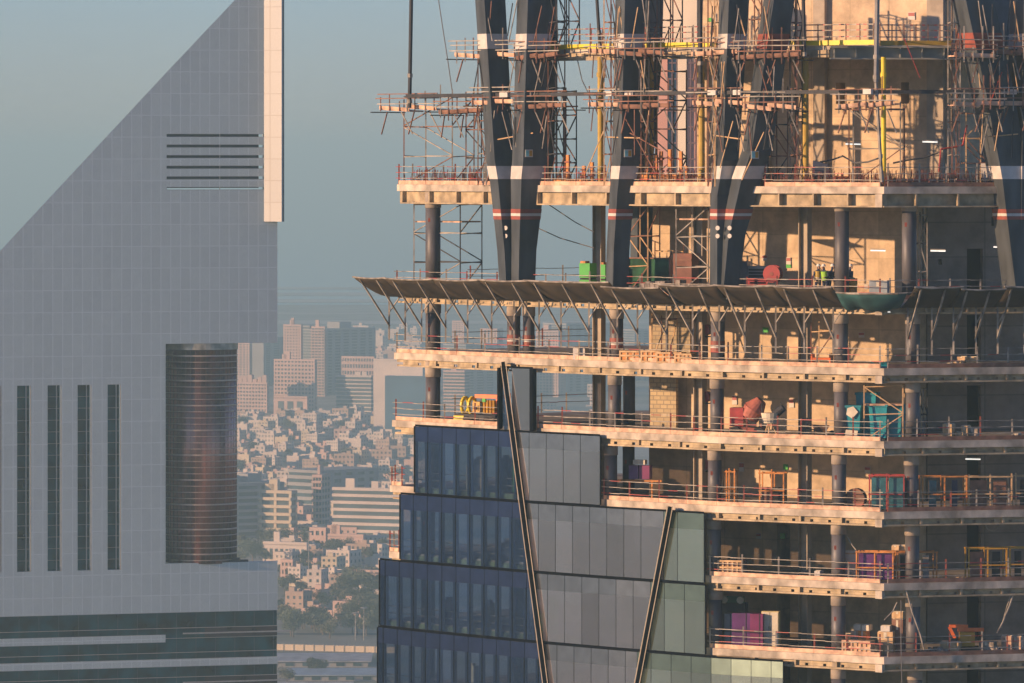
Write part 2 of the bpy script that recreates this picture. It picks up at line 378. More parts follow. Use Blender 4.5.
LEGS = [  # centre lines (px, py, width in m)
    [(489, -20, 1.30), (500, 160, 1.18), (503, 178, 1.15), (509, 250, 1.0), (511, 292, .95)],
    [(535, -20, 1.45), (530, 160, 1.50), (528, 178, 1.45), (524, 250, 1.05), (523, 292, 1.0)],
    [(631, -20, 1.25), (626, 160, 1.15), (622, 190, 1.0), (618, 250, .95), (617, 292, .92)],
    [(735, -20, 1.25), (727, 160, .95), (721, 195, .85), (721, 250, .9), (721, 292, .9)],
    [(782, -20, 1.25), (757, 150, 1.2), (747, 178, 1.2), (733, 235, 1.0), (727, 292, .9)],
    [(968, -20, 1.7), (992, 90, 1.7), (1008, 175, 1.6), (1022, 292, 1.5)],
    [(1034, -20, 1.8), (1030, 100, 1.8), (1028, 175, 1.6), (1026, 292, 1.4)]]
for i, pth in enumerate(LEGS):
    o, _ = boxcol(pth, 1, off=.05 * i)
    for a, b_ in ((34, 49), (166, 179)):
        if i == 5 and a == 34: band(o, pth, 1, (33, 48), M_redox, .05 * i)
        else: band(o, pth, 1, (a, b_), M_white if not (a == 34 and i == 4) else M_redox, .05 * i)
    for a, b_, mm in ((209, 213, M_redox), (213.2, 216, M_white), (216.2, 219.5, M_redox)): band(o, pth, 1, (a, b_), mm, .05 * i)
    for py in (228, 236):
        if i in (0, 3, 4, 1):
            px = pth[3][0] - 3; Y = E(px) - .85; q = W(px, py, Y); k = MB(); k.tube(q, q + Vector((-.03, -.05, 0)), .13, 8); k.build('lifting_eye', M_white, o)
# second row of inclined columns deeper inside
boxcol([(652, -20, 1.0), (650, 60, 1.0), (642, 160, .95), (641, 290, .9)], 1, off=7)
boxcol([(560 - 12, -20, .8), (545, 160, .8), (541, 180, .8)], 1, off=3)

# ------------------------------------------------------------ core walls
def wallseg(mb, A, B, z0, z1, th, mi=0):
    A, B = Vector((A[0], A[1], 0)), Vector((B[0], B[1], 0)); d = (B - A).normalized(); n = Vector((-d.y, d.x, 0)) * th
    q = [A, B, B + n, A + n]; mb.hexa([(p.x, p.y, z0) for p in q] + [(p.x, p.y, z1) for p in q], mi)
def wall_obj(name, A, B, pieces, th, m, parent):
    """wall in its own frame so that the joints run along it"""
    A, B = Vector((A[0], A[1], 0)), Vector((B[0], B[1], 0)); d = B - A; L = d.length; ang = math.atan2(d.y, d.x); mb = MB()
    for (u0, u1, z0, z1) in pieces: mb.hexa([(u0, 0, z0), (u1, 0, z0), (u1, th, z0), (u0, th, z0), (u0, 0, z1), (u1, 0, z1), (u1, th, z1), (u0, th, z1)])
    me = bpy.data.meshes.new(name); me.from_pydata([tuple(p) for p in mb.v], [], mb.f); me.materials.append(m)
    o = bpy.data.objects.new(name, me); COL.objects.link(o); o.parent = parent; o.location = A - wloc(parent); o.rotation_euler = (0, 0, ang)
    return o, L
def openwall(L, z0, z1, holes):
    """pieces of a wall 0..L x z0..z1 around rectangular holes (u0,u1,a,b), no overlap in u"""
    ps = []; u = 0
    for (a, b, c, d) in sorted(holes):
        ps.append((u, a, z0, z1))
        if c > z0: ps.append((a, b, z0, c))
        if d < z1: ps.append((a, b, d, z1))
        u = b
    ps.append((u, L, z0, z1)); return ps
# lit face, lower part (px 649..918) and upper part (697..952)
CA, CB = P(649, 358.6), P(918, 350.2)
UA, UB = P(697, 357.0), P(952, 349.0)
def upx(A, B, px):   # distance along A->B where the ray of column px meets it
    a = (px - 512) / F; dx, dy = B[0] - A[0], B[1] - A[1]
    t = (A[0] - a * A[1]) / (a * dy - dx); return t * math.hypot(dx, dy)
for a, b in zip('ABCDEFG', 'BCDEFGI'):
    z0, z1 = ZL[b], ZL[a] - .305; holes = []
    L = math.hypot(CB[0] - CA[0], CB[1] - CA[1])
    if a in 'EFG': holes.append((upx(CA, CB, 777), upx(CA, CB, 790), z0, z0 + 2.3))
    wall_obj('core_wall', CA, CB, openwall(L, z0, z1, holes), 5.5, M_core, tower)
# blockwork panel in front of the core at some storeys
for a, b, x0, x1, dz in (('C', 'D', 650, 676, 0), ('B', 'C', 652, 690, 0), ('E', 'F', 652, 690, 0)):
    z0, z1 = ZL[b], ZL[a] - .31; A_, B_ = P(x0, 357.6), P(x1, 356.9); L = math.hypot(B_[0] - A_[0], B_[1] - A_[1])
    wall_obj('block_wall', A_, B_, [(0, L, z0, z1)], .3, M_block, tower)
L = math.hypot(UB[0] - UA[0], UB[1] - UA[1]); zA = ZL['A']
hl = [(upx(UA, UB, x0), upx(UA, UB, x1), zc(102), zc(80)) for x0, x1 in ((836, 845), (901, 909))]
pcs = openwall(L, zA, zA + 12, hl)
wall_obj('core_wall', UA, UB, pcs, 6, M_core, tower)
# small piers standing proud of the upper core face
for px, wd in ((822, .7), (938, 1.0), (768, .5)):
    u = upx(UA, UB, px); d = Vector((UB[0] - UA[0], UB[1] - UA[1], 0)).normalized(); n = Vector((-d.y, d.x, 0)); c = Vector((UA[0], UA[1], 0)) + d * u - n * .18
    b = MB(); b.box((c.x, c.y, zA), (wd, .4, 12), math.atan2(d.y, d.x)); b.build('core_pier', mat('pier concrete', (.40, .34, .26), .85, var=.1), tower)
# shaded right-hand core with doors, the deep shade coloured into its concrete
RA, RB = P(927, 351.0), P(1075, 353.6)
L = math.hypot(RB[0] - RA[0], RB[1] - RA[1])
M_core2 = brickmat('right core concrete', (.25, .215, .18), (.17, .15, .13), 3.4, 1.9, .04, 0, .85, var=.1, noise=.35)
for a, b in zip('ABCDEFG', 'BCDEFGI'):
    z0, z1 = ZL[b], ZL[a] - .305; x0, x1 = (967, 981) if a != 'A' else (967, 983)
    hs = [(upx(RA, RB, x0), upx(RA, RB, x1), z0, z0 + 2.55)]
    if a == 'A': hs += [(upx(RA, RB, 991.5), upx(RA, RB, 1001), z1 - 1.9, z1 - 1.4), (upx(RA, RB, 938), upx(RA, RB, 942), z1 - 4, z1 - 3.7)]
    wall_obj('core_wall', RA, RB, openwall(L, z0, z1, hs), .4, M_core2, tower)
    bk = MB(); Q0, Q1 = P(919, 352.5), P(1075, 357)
    wallseg(bk, Q0, Q1, z0, z1, .3); bk.build('core_shade_backing', M_black, tower)  # near-black backing paints in the darkness of the unlit core interior
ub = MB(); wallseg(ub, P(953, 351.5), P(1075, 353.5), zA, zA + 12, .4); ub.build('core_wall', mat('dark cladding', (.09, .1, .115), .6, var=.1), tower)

# ------------------------------------------------------------ curtain wall
G_L = glassmat('tower glass painted blue reflection', (.86, .93, .97), (.34, .47, .72), .16, .65)  # same glass throughout; each facet's reflection tone is put into the colour
G_M = glassmat('tower glass painted grey reflection', (.93, .93, .96), (.95, .93, 1.0), .57, .9, body=(.36, .34, .36), bodyfac=.03)
G_R = glassmat('tower glass painted green reflection', (.80, .90, .90), (.90, 1.0, .92), .60, .9, body=(.36, .40, .33), bodyfac=.04)
M_span_l = mat('spandrel painted blue reflection', (.09, .125, .25), .2, 1.0, var=.08)  # spandrel tints follow the glass, reflections painted in as base colour
M_span_m = mat('spandrel painted grey reflection', (.32, .35, .40), .2, 1.0, var=.06)
M_span_r = mat('spandrel painted green reflection', (.23, .31, .28), .2, 1.0, var=.06)
M_mull = mat('black mullion', (.006, .008, .012), .9, 0, var=.05, spec=.0)
def fin1(py): return 503 + (py - 362) * (545 - 503) / (683 - 362)
def fin2(py): return 670 - (py - 507) * (670 - 637) / (683 - 507)
ROWS = [(444, 518, 415, 600, 'top row'), (518, 591, 400.5, 704, 'second row'), (591, 664, 380, 705, 'third row'), (664, 738, 378, 783, 'bottom row')]
CO = -.55
def xatrow(px): return px
for y0, y1, xa, xb, nm in ROWS:
    z1, z0 = zc(y0), zc(y1)
    ym = YH + (H - (z0 + z1) / 2) * F / 352
    f1, f2 = fin1(ym), fin2(ym)
    xs = [xa]; x = xa + (5.5 if y0 == 591 or y0 == 664 else 13)
    while x < f1 - 5: xs.append(x); x += 14.1
    xs.append(f1); x = f1 + 12
    while x < min(f2 if y0 > 500 else 999, xb) - 6: xs.append(x); x += 17.1
    if y0 > 500: xs.append(f2); x = f2 + 14
    while x < xb - 8: xs.append(x); x += 20
    xs.append(xb)
    fr = MB()
    cw = None
    # frame first: sills, heads and mullions
    ribbon(fr, xa, xb, -CO + .02, CO + .12, z1 - .10, z1); ribbon(fr, xa, xb, -CO + .02, CO + .12, z0 + .004, z0 + .05)
    for i, x in enumerate(xs):
        p = EP(x, CO); wd = .10 if 0 < i < len(xs) - 1 else .16
        fr.box((p[0], p[1] + .06, z0 + .05), (wd, .06, z1 - z0 - .15), R(-45))
    cw = fr.build('curtain_wall', M_mull, tower)
    for a, b in zip(xs, xs[1:]):
        if b - a < 1.5: continue
        c = (a + b) / 2; k = 0 if c < f1 else (1 if c < f2 or y0 < 500 else 2)
        A, B = EP(a + .25, CO), EP(b - .25, CO)
        zs = z1 - .98
        jm = MB(); jd = .17 if k == 0 else .06
        for s0, s1 in ((a + .2, a + jd * 18), (b - jd * 18, b - .2)):
            J0, J1 = EP(s0, CO + .10), EP(s1, CO + .10); jm.hexa([(J0[0], J0[1], z0 + .06), (J1[0], J1[1], z0 + .06), (J1[0], J1[1] + .25, z0 + .06), (J0[0], J0[1] + .25, z0 + .06), (J0[0], J0[1], zs), (J1[0], J1[1], zs), (J1[0], J1[1] + .25, zs), (J0[0], J0[1] + .25, zs)])
            if k: break
        jm.build('window_jamb', M_span_l if k == 0 else M_mull, cw)
        g = MB(); g.hexa([(A[0], A[1], z0 + .06), (B[0], B[1], z0 + .06), (B[0], B[1] + .03, z0 + .06), (A[0], A[1] + .03, z0 + .06), (A[0], A[1], zs), (B[0], B[1], zs), (B[0], B[1] + .03, zs), (A[0], A[1] + .03, zs)])
        g.build('glass_pane', (G_L, G_M, G_R)[k], cw)
        g = MB(); g.hexa([(A[0], A[1], zs + .004), (B[0], B[1], zs + .004), (B[0], B[1] + .08, zs + .004), (A[0], A[1] + .08, zs + .004), (A[0], A[1], z1 - .11), (B[0], B[1], z1 - .11), (B[0], B[1] + .08, z1 - .11), (A[0], A[1] + .08, z1 - .11)])
        g.build('spandrel_panel', (M_span_l, M_span_m, M_span_r)[k], cw)
    # what shows behind the glass: a floor upstand and safety rails
    k = MB(); ribbon(k, xa + 1, xb - 1, -CO - .35, CO + .45, z0 + .05, z0 + .32); k.build('floor_upstand', mat('green grey upstand', (.22, .30, .14), .8, var=.4, scale=2), cw)
    for hh in (.75, 1.15):
        k = MB(); ribbon(k, xa + 2, xb - 2, -CO - .55, CO + .62, z0 + hh, z0 + hh + .05); k.build('inner_rail', M_galv, cw)
    rg = random.Random(y0)
    for q in range(6):
        px = rg.uniform(xa + 8, xb - 8); p = EP(px, rg.uniform(.3, 2.5)); hh = rg.uniform(.8, 2.0); k = MB(); k.box((p[0], p[1], z0 + .4), (rg.uniform(.3, 1.1), .4, hh), R(-35)); k.box((p[0], p[1], z0 + .4 + hh), (rg.uniform(.2, .3), .3, .15), R(-35)); k.build('stored_pack', rg.choice([M_cream, M_purple, M_green, M_wood, M_white, M_greyb]), cw)
# the single tall panel standing above the top row
fr = MB(); z1, z0 = zc(379), zc(443.8)
for x, wd in ((500, .16), (533, .26)):
    p = EP(x, CO); fr.box((p[0], p[1] + .03, z0), (wd, .3, z1 - z0), R(-45))
ribbon(fr, 500, 533, -CO + .05, CO + .12, z1, z1 + .1)
cw = fr.build('curtain_wall', M_mull, tower)
for a, b, mm in ((500.5, 508, G_L), (512, 532, G_M)):
    A, B = EP(a, CO), EP(b, CO); g = MB(); g.hexa([(A[0], A[1], z0), (B[0], B[1], z0), (B[0], B[1] + .03, z0), (A[0], A[1] + .03, z0), (A[0], A[1], z1), (B[0], B[1], z1), (B[0], B[1] + .03, z1), (A[0], A[1] + .03, z1)])
    g.build('glass_pane', mm, cw)
M_finl = mat('bright fin edge', (.70, .60, .42), .5, 0, var=.05)
for fn, ya, yb in ((fin1, 362, 690), (fin2, 507, 690)):
    n = 14; c = MB(); e = MB()
    for i in range(n):
        p, q = ya + (yb - ya) * i / n, ya + (yb - ya) * (i + 1) / n
        for mb, dx, ww, oo in ((c, 0, .20, -.80), (e, -2.5, .04, -.76), (e, 2.5, .04, -.76)):
            a, b = fn(p) + dx, fn(q) + dx
            mb.bar(W(a, p, E(a, oo)), W(b, q, E(b, oo)), ww, .25)
    o = c.build('diagonal_fin', M_mull, tower); e.build('fin_edge', M_finl, o)

# ------------------------------------------------------------ toe boards and guard rails
def deckrail(lv, x0, x1, step, label, hts=(.35, .68, 1.02), off=.25, seed=0, board=True, redmix=.3, back=False):
    r = random.Random(seed + ord(lv)); z = ZL[lv] + .02
    def pt(x, zz=z):
        if back:
            A, B = Vector(P(450, 373)), Vector(P(600, 381)); t = (x - 450) / 150; q = A + (B - A) * t; return Vector((q.x, q.y - .3, zz))
        p = EP(x, off); return Vector((p[0], p[1], zz))
    base = pt((x0 + x1) / 2)
    t = thing('guard_rail', label, 'guard rail', base, 'guard rails along the deck edges')
    n = max(2, round((x1 - x0) / step)); xs = [x0 + (x1 - x0) * i / n + (r.uniform(-3, 3) if 0 < i < n else 0) for i in range(n + 1)]
    if board:
        b = MB(); cuts = [x0] + [p[0] for p in FP if x0 < p[0] < x1] + [x1]
        for a, c in zip(cuts, cuts[1:]):
            A, B = pt(a), pt(c); b.bar((A.x, A.y - .04, z + .115), (B.x, B.y - .04, z + .115), .04, .22)
        b.build('toe_board', M_board if (x1 <= 884) else M_boardd, t)  # past the corner a darker board colour stands in for shade
    for i, x in enumerate(xs):
        p = pt(x); k = MB(); hh = hts[-1] + r.uniform(.02, .25); red = r.random() < redmix
        k.bar(p, p + Vector((0, 0, hh)), .085)
        if red: k2 = 1
        post = k.build('post', M_redox if red else M_galv, t)
    for hgt in hts:
        seg = [x0 - 3] + [v for v in xs[1:-1]] + [x1 + 3]
        mb = MB()
        for a, b in zip(seg, seg[1:]):
            m_ = 3; 
            for j in range(m_):
                aa = a + (b - a) * j / m_; bb = a + (b - a) * (j + 1) / m_
                A, B = pt(aa), pt(bb); sg = hgt + r.uniform(-.015, .015)
                mb.bar((A.x, A.y - .05, A.z + sg), (B.x, B.y - .05, B.z + sg), .035, .036, mi=(1 if r.random() < redmix * .4 else 0))
        mb.build('rail', [M_galv, M_red], t)
deckrail('A', 399, 484, 14, 'red and galvanised guard rail along the left prow of the deck carrying the forked columns', redmix=.6)
deckrail('A', 520, 712, 26, 'crowded guard rail between the two left forked columns over the thick slab', seed=2, redmix=.5)
deckrail('A', 765, 880, 32, 'guard rail with red bands right of the middle forked column, on the thick slab', seed=3, redmix=.5)
deckrail('A', 888, 1070, 33, 'guard rail on the shaded right face of the thick slab beneath the scaffolds', seed=4, redmix=.3)
deckrail('B', 397, 640, 25, 'guard rail just above the brown nets on the left half of the tower', seed=5)
deckrail('B', 642, 880, 32, 'red and white guard rail in front of the three workers', seed=6, redmix=.7)
deckrail('B', 890, 1070, 31, 'guard rail above the nets on the shaded right face', seed=7)
deckrail('C', 397, 880, 30, 'guard rail on the first deck below the nets, sunlit face', seed=8, redmix=.35)
deckrail('C', 888, 1070, 32, 'guard rail on the first deck below the nets, shaded right face', seed=9)
deckrail('D', 396, 498, 24, 'guard rail around the prow beside the yellow machine', seed=10)
deckrail('D', 538, 880, 27, 'guard rail in front of the red mixer and teal skips', seed=11, redmix=.5)
deckrail('D', 888, 1070, 31, 'guard rail in front of stacked cartons on the shaded face', seed=12)
deckrail('E', 604, 880, 27, 'guard rail starting at the top right corner of the upper glass rows', seed=13, redmix=.6)
deckrail('E', 888, 1070, 31, 'guard rail in front of the long racks of dark panels', seed=14, redmix=.5)
deckrail('E', 392, 402, 8, 'short stub of guard rail beside the left end of the second glass row', seed=21, redmix=.8)
deckrail('F', 390, 399, 8, 'short stub of guard rail at the left end above the third glass row', seed=22, redmix=.8)
deckrail('F', 710, 880, 31, 'guard rail in front of the purple panels beside the cream board', seed=15)
deckrail('F', 888, 1070, 31, 'guard rail on the shaded face below the long racks', seed=16)
deckrail('G', 710, 880, 31, 'guard rail in front of the purple crates just above the lowest glass', seed=17, redmix=.5)
deckrail('G', 888, 1070, 31, 'guard rail on the lowest deck in front of the rubble', seed=18)
deckrail('B', 470, 596, 30, 'rear guard rail against the sky at the back of the netted deck', seed=19, back=True, board=False, hts=(.6, 1.0))
deckrail('C', 455, 596, 30, 'rear guard rail at the back of the first deck below the nets', seed=20, back=True, board=False, hts=(.6, 1.0))
deckrail('D', 455, 596, 30, 'rear guard rail behind the tall glass panel, hazy towers beyond', seed=23, back=True, board=False, hts=(.6, 1.0))
def toprail(x0, x1, off, label, yel=True, seed=0):
    z = ZL['T']; r = random.Random(seed)
    def pt(x): 
        p = EP(x, off) if x < 880 else P(x, E(840, off) + (x - 840) * .01); return Vector((p[0], p[1], z))
    t = thing('guard_rail', label, 'guard rail', pt((x0 + x1) / 2), 'guard rails along the deck edges'); xs = [x0 + (x1 - x0) * i / 6 for i in range(7)]
    for x in xs: k = MB(); k.bar(pt(x), pt(x) + Vector((0, 0, 1.15)), .06); k.build('post', M_rust, t)
    for h in (.45, .8, 1.1):
        k = MB(); k.smooth = False
        for a, b in zip(xs, xs[1:]):
            for j in range(4):
                A, B = pt(a + (b - a) * j / 4), pt(a + (b - a) * (j + 1) / 4); k.bar((A.x, A.y, z + h), (B.x, B.y, z + h), .05, .06, mi=(j + int(a)) % 3 == 0)
        k.build('rail', [M_galv, M_red], t)
    k = MB(); A, B = pt(x0), pt(x1); k.bar((A.x, A.y - .08, z + .13), (B.x, B.y - .08, z + .13), .05, .26); k.build('edge_sheet', M_yelb if yel == 1 else M_olive, t)  # olive is the yellow sheet with its shade painted into the colour
toprail(546, 614, 2.1, 'guard rail with bright yellow edge sheet between the first and second inclined columns', 1, 1)
toprail(645, 716, 2.1, 'guard rail with yellow edge sheet in front of the pink striped tower', 1, 2)
toprail(790, 874, 2.1, 'guard rail with yellow edge sheet against the sunlit core wall', 1, 3)
toprail(880, 952, 2.6, 'guard rail with shade-painted olive edge sheet at the right of the grey post', 2, 4)

# ------------------------------------------------------------ debris nets
def net(x0, x1, dz, label, m=M_net, sag=.12, outd=2.3, lift=1.15, struts=2):
    zb = ZL['B'] - .42; t0 = out((x0 + x1) / 2, 0.2, zb)
    t = thing('debris_net', label, 'safety net', t0, 'debris nets fanned out from one deck'); nx, ny = 8, 6; b = MB(); vs = []
    r = random.Random(int(x0)); ph = r.uniform(0, 6)
    for j in range(ny + 1):
        for i in range(nx + 1):
            x = x0 + (x1 - x0) * i / nx; v_ = j / ny
            p = out(x, .1 + outd * v_, zb + lift * v_ ** 1.3 + dz * v_ - sag * math.sin(math.pi * v_) * (.7 + .3 * math.sin(i * 1.3 + ph)) - .06 * math.sin(math.pi * i / nx) * v_)
            vs.append(p)
    fs = [(j * (nx + 1) + i, j * (nx + 1) + i + 1, (j + 1) * (nx + 1) + i + 1, (j + 1) * (nx + 1) + i) for j in range(ny) for i in range(nx)]
    b.add(vs, fs); o = b.build('net_sheet', m, t, smooth=True); md = o.modifiers.new('thick', 'SOLIDIFY'); md.thickness = .03
    k = MB(); 
    for a, c in zip(range(nx), range(1, nx + 1)): k.tube(vs[ny * (nx + 1) + a], vs[ny * (nx + 1) + c], .05)
    k.build('edge_tube', M_galv, t)
    for s in range(struts):
        x = x0 + (x1 - x0) * (s + .3) / struts; zt = zb + lift + dz
        top = out(x, .1 + outd * .93, zt - .12)
        low = out(x, .22, ZL['B'] - 2.1); pl = out(x, .25, ZL['B'] - .2); pb = out(x, .25, ZL['B'] - 2.9); k = MB(); k.bar(top, low, .085); k.build('strut', M_galv, t)
        k = MB(); k.bar(pl, pb, .09); q = out(x + 9, .2, ZL['B'] - .5); k.bar(out(x, .25, ZL['B'] - 1.3), q, .06); k.build('bracket', M_galv, t)
net(388, 420, .0, 'brown debris net wrapping the pointed left prow of the tower', struts=2)
net(418, 466, -.02, 'brown debris net in front of the leftmost round column', struts=2)
net(464, 512, .0, 'brown debris net just left of the first forked column', struts=2)
net(510, 560, .03, 'brown debris net passing under the first forked column foot', struts=2)
net(556, 640, .05, 'brown debris net raised a little, under the green crates', struts=3)
net(632, 690, -.2, 'brown debris net below the silver scaffold, its left end lower', struts=2)
net(688, 740, -.02, 'brown debris net under the middle forked column', struts=2)
net(738, 800, .0, 'brown debris net under the red hose drum', struts=2)
net(798, 856, -.03, 'brown debris net below the workers in green vests', struts=2)
net(899, 947, .0, 'brown debris net starting the shaded right face beside the green one', struts=2)
net(945, 990, -.12, 'brown debris net sagging in the middle of the right face', struts=2)
net(988, 1068, .0, 'brown debris net at the far right edge of the picture', struts=3)
net(856, 894, -.15, 'teal green debris net sagging round the tower corner', M_gnet, .42, 1.9, 1.0, 0)

# ------------------------------------------------------------ the finished metal-clad tower at the left
TL = .35; aL = math.atan(TL); X0L = (277.5 - 512) * 900 / F / 1.0
def faceY(px): a = (px - 512) / F; return (900 - TL * X0L) / (1 - TL * a)
Y0L = faceY(277.5); X0L = (277.5 - 512) * Y0L / F
def ul(px): Y = faceY(px); X = (px - 512) * Y / F; return -math.hypot(X - X0L, Y - Y0L) * (1 if px < 277.5 else -1)
def zl(py, ref=200): return H - (py - YH) * faceY(ref) / F
LT = thing('office_tower', 'pale metal-clad office tower with a raking triangular top and round glass shaft', 'skyscraper', (X0L, Y0L, 0)); LT.rotation_euler = (0, 0, aL)
M_pan = brickmat('aluminium panels', (.67, .70, .60), (.82, .84, .75), 1.42, 3.05, .06, 0.0, .6, .0, var=.04, noise=.05)
M_pan2 = brickmat('fin panels', (.30, .31, .32), (.21, .20, .20), 1.35, 3.05, .05, 0.0, .5, .1, var=.03)
M_dgl = mat('deep teal glazing', (.001, .055, .058), .12, 0, var=.7, scale=.35, spec=.1)
M_dglb = mat('brown dark glazing', (.05, .025, .022), .15, 0, var=.3, scale=.5)
M_edge = mat('pale metal edge', (.55, .50, .42), .4, .3, var=.05)
uL, uR, uM = ul(-40), 0.0, ul(165.5)
SH = .30
def pl(mb, u0, u1, py0, py1, d=2.5, y=0, ref=200): mb.hexa([(u0, y, zl(py1, ref)), (u1, y, zl(py1, ref)), (u1 + SH * d, y + d, zl(py1, ref)), (u0 + SH * d, y + d, zl(py1, ref)), (u0, y, zl(py0, ref)), (u1, y, zl(py0, ref)), (u1 + SH * d, y + d, zl(py0, ref)), (u0 + SH * d, y + d, zl(py0, ref))])
b = MB()
# raking top, cut into upright strips around the louvre slots
def rake(px): return 250 - px * 250 / 234.5
def trap(u0, u1, a0, a1, pyb, d=5):
    sh = .30 * d; q = [(u0, 0, zl(pyb)), (u1, 0, zl(pyb)), (u1 + sh, d, zl(pyb)), (u0 + sh, d, zl(pyb)), (u0, 0, zl(a0)), (u1, 0, zl(a1)), (u1 + sh, d, zl(a1)), (u0 + sh, d, zl(a0))]; b.hexa(q)
uS0, uS1 = ul(166.5), ul(264)
trap(ul(26.3), uS0, 222.02, rake(166.5), 222.019, 5); trap(ul(-40), ul(26.29), rake(-40), 222.02, 343.5)
trap(uS0, uS1, rake(166.5), rake(264), 134)
for i in range(6):
    ya = 134 + i * 10.6; pl(b, uS0, uS1, ya + 3.2, ya + 10.6 if i < 5 else 222, 9)
pl(b, uS1, ul(267), -60, 222, 9, .5)
pl(b, ul(26.3), uR, 222.02, 343.5, 12)
b.local('upper_wall', M_pan, LT)
s_ = MB(); pl(s_, uS0, uS1, 134, 188, .3, 2.6); s_.local('slot_recess', M_black, LT)
for i in range(6):
    k = MB(); ya = 134 + i * 10.6; pl(k, uS0, uS1, ya + 2.7, ya + 3.18, 2.2, .15); pl(k, ul(220), ul(220.8), ya, ya + 2.7, 2.2, .3); k.local('louvre_slot', M_edge, LT)
f = MB(); z0, z1 = zl(221.5, 270), zl(-60, 270); a, c = ul(264), ul(283)
f.prism([(a, -.01), (a + 1.85, -2.4), (a + 2.15, -2.1), (a + 3.6, 4), (a + 1.5, 4)], z0, z1); f.local('lit_fin', M_pan2, LT)
k = MB(); k.prism([(a + 2.18, -2.1), (a + 2.38, -1.9), (a + 3.3, 2), (a + 3.1, 2)], z0, z1); k.local('fin_edge', M_dark, LT)
# middle body with tall slit windows
b = MB(); slots = [(-3, 1.5), (17, 31), (47.5, 61.5), (77.5, 91.5), (107.5, 121)]
pl(b, uL, uM, 343.52, 383.5, 9); x = -40
for a, c in slots: pl(b, ul(x), ul(a), 383.51, 568, 9); x = c
pl(b, ul(x), uM, 383.51, 568, 9); b.local('body_wall', M_pan, LT)
for a, c in slots:
    k = MB(); pl(k, ul(a), ul(c), 383.52, 568, .3, 1.0); w_ = k.local('window', M_dgl, LT)
    k = MB(); mid = a + (c - a) * .66
    pl(k, ul(mid), ul(mid + 1), 383.6, 568, .5, .4)
    py = 395
    while py < 566: pl(k, ul(a), ul(c), py, py + .4, .06, .93); py += 11.6
    pl(k, ul(c - .9), ul(c - .05), 383.6, 568, .8, .1)
    k.local('window_frame', M_edge, w_)
# base
b = MB(); pl(b, uL, uM, 568.02, 612, 12, 0); pl(b, uM + .01, uR, 563, 612, 1.2, 0); pl(b, uM + .01, uR, 577, 612, 10.5, 1.21)
b.local('base_wall', M_pan, LT)
b = MB(); g2 = MB(); e2 = MB(); h2 = MB()
pl(g2, uL, uR, 612.02, 760, 11, .35); g2.local('ribbon_window', M_dgl, LT)
py = 612.0; n = 0
while py < 740:
    pl(b, uL, uM, py + 22, py + 29.5, .5, 0)
    if n % 2: pl(b, uM + .01, uR, py + 22, py + 29.5, .5, 0)
    else: h2 = MB(); pl(h2, ul(205), uR, py + 16, py + 25, .3, .12); h2.local('louvre_panel', M_dglb, LT)
    pl(e2, uL, uR, py + 15.4, py + 15.9, .2, .12); pl(e2, uM, uR, py + 25.6, py + 26.1, .2, .12)
    if n % 2 == 0:
        pl(e2, ul(181), uR + 1.6, py + 20.1, py + 21.3, .5, -.9)
    py += 24.5; n += 1
b.local('spandrel_band', M_pan, LT); e2.local('sunshade_rail', M_edge, LT)
k = MB(); xx = ul(-40)
while xx < 0: k.box((xx, .33, zl(760)), (.06, .04, zl(612.1) - zl(760))); xx += 2.84
k.local('glazing_bar', mat('teal bar', (.05, .09, .09), .5), LT)
# round glass shaft in the recess
r_ = (ul(236) - ul(165.5)) / 2 * .985; cy = 4.75; cx = ul(200.6) + cy * .30
M_cyl = mat('bronze glass', (.42, .17, .12), .26, .8, var=.4, scale=.4, streak=.2)
k = MB(); k.tube((cx, cy, zl(564)), (cx, cy, zl(350)), r_, 44); sh = k.local('glass_shaft', M_cyl, LT)
for p in sh.data.polygons: p.use_smooth = len(p.vertices) == 4
py = 356
M_ring = mat('bronze ring', (.45, .36, .30), .35, .6, var=.05)
while py < 563:
    k = MB(); th = .10 if int((py - 356) / 6.2 + .5) % 4 else .2
    k.tube((cx, cy, zl(py) - th / 2), (cx, cy, zl(py) + th / 2), r_ + .12, 44); k.local('ring', M_ring, sh); py += 6.2
k = MB()
for i in range(44): t = 2 * math.pi * i / 44; k.box((cx + math.cos(t) * r_, cy + math.sin(t) * r_, zl(563.5)), (.06, .06, zl(351) - zl(563.5)), t)
k.local('mullion', mat('bronze mullion', (.12, .07, .05), .4, .5), sh)
k = MB(); k.tube((cx, cy, zl(350)), (cx, cy, zl(343.6)), r_ + .2, 44); k.local('shaft_collar', mat('collar panel', (.40, .38, .33), .25, .4, var=.25, scale=.8), LT)
k = MB(); k.box((ul(240), .6, zl(562.9)), (2.6, .7, .3)); k.box((ul(237), .6, zl(562.9)), (1.0, .6, .6)); k.local('roof_cradle', M_dark, LT)

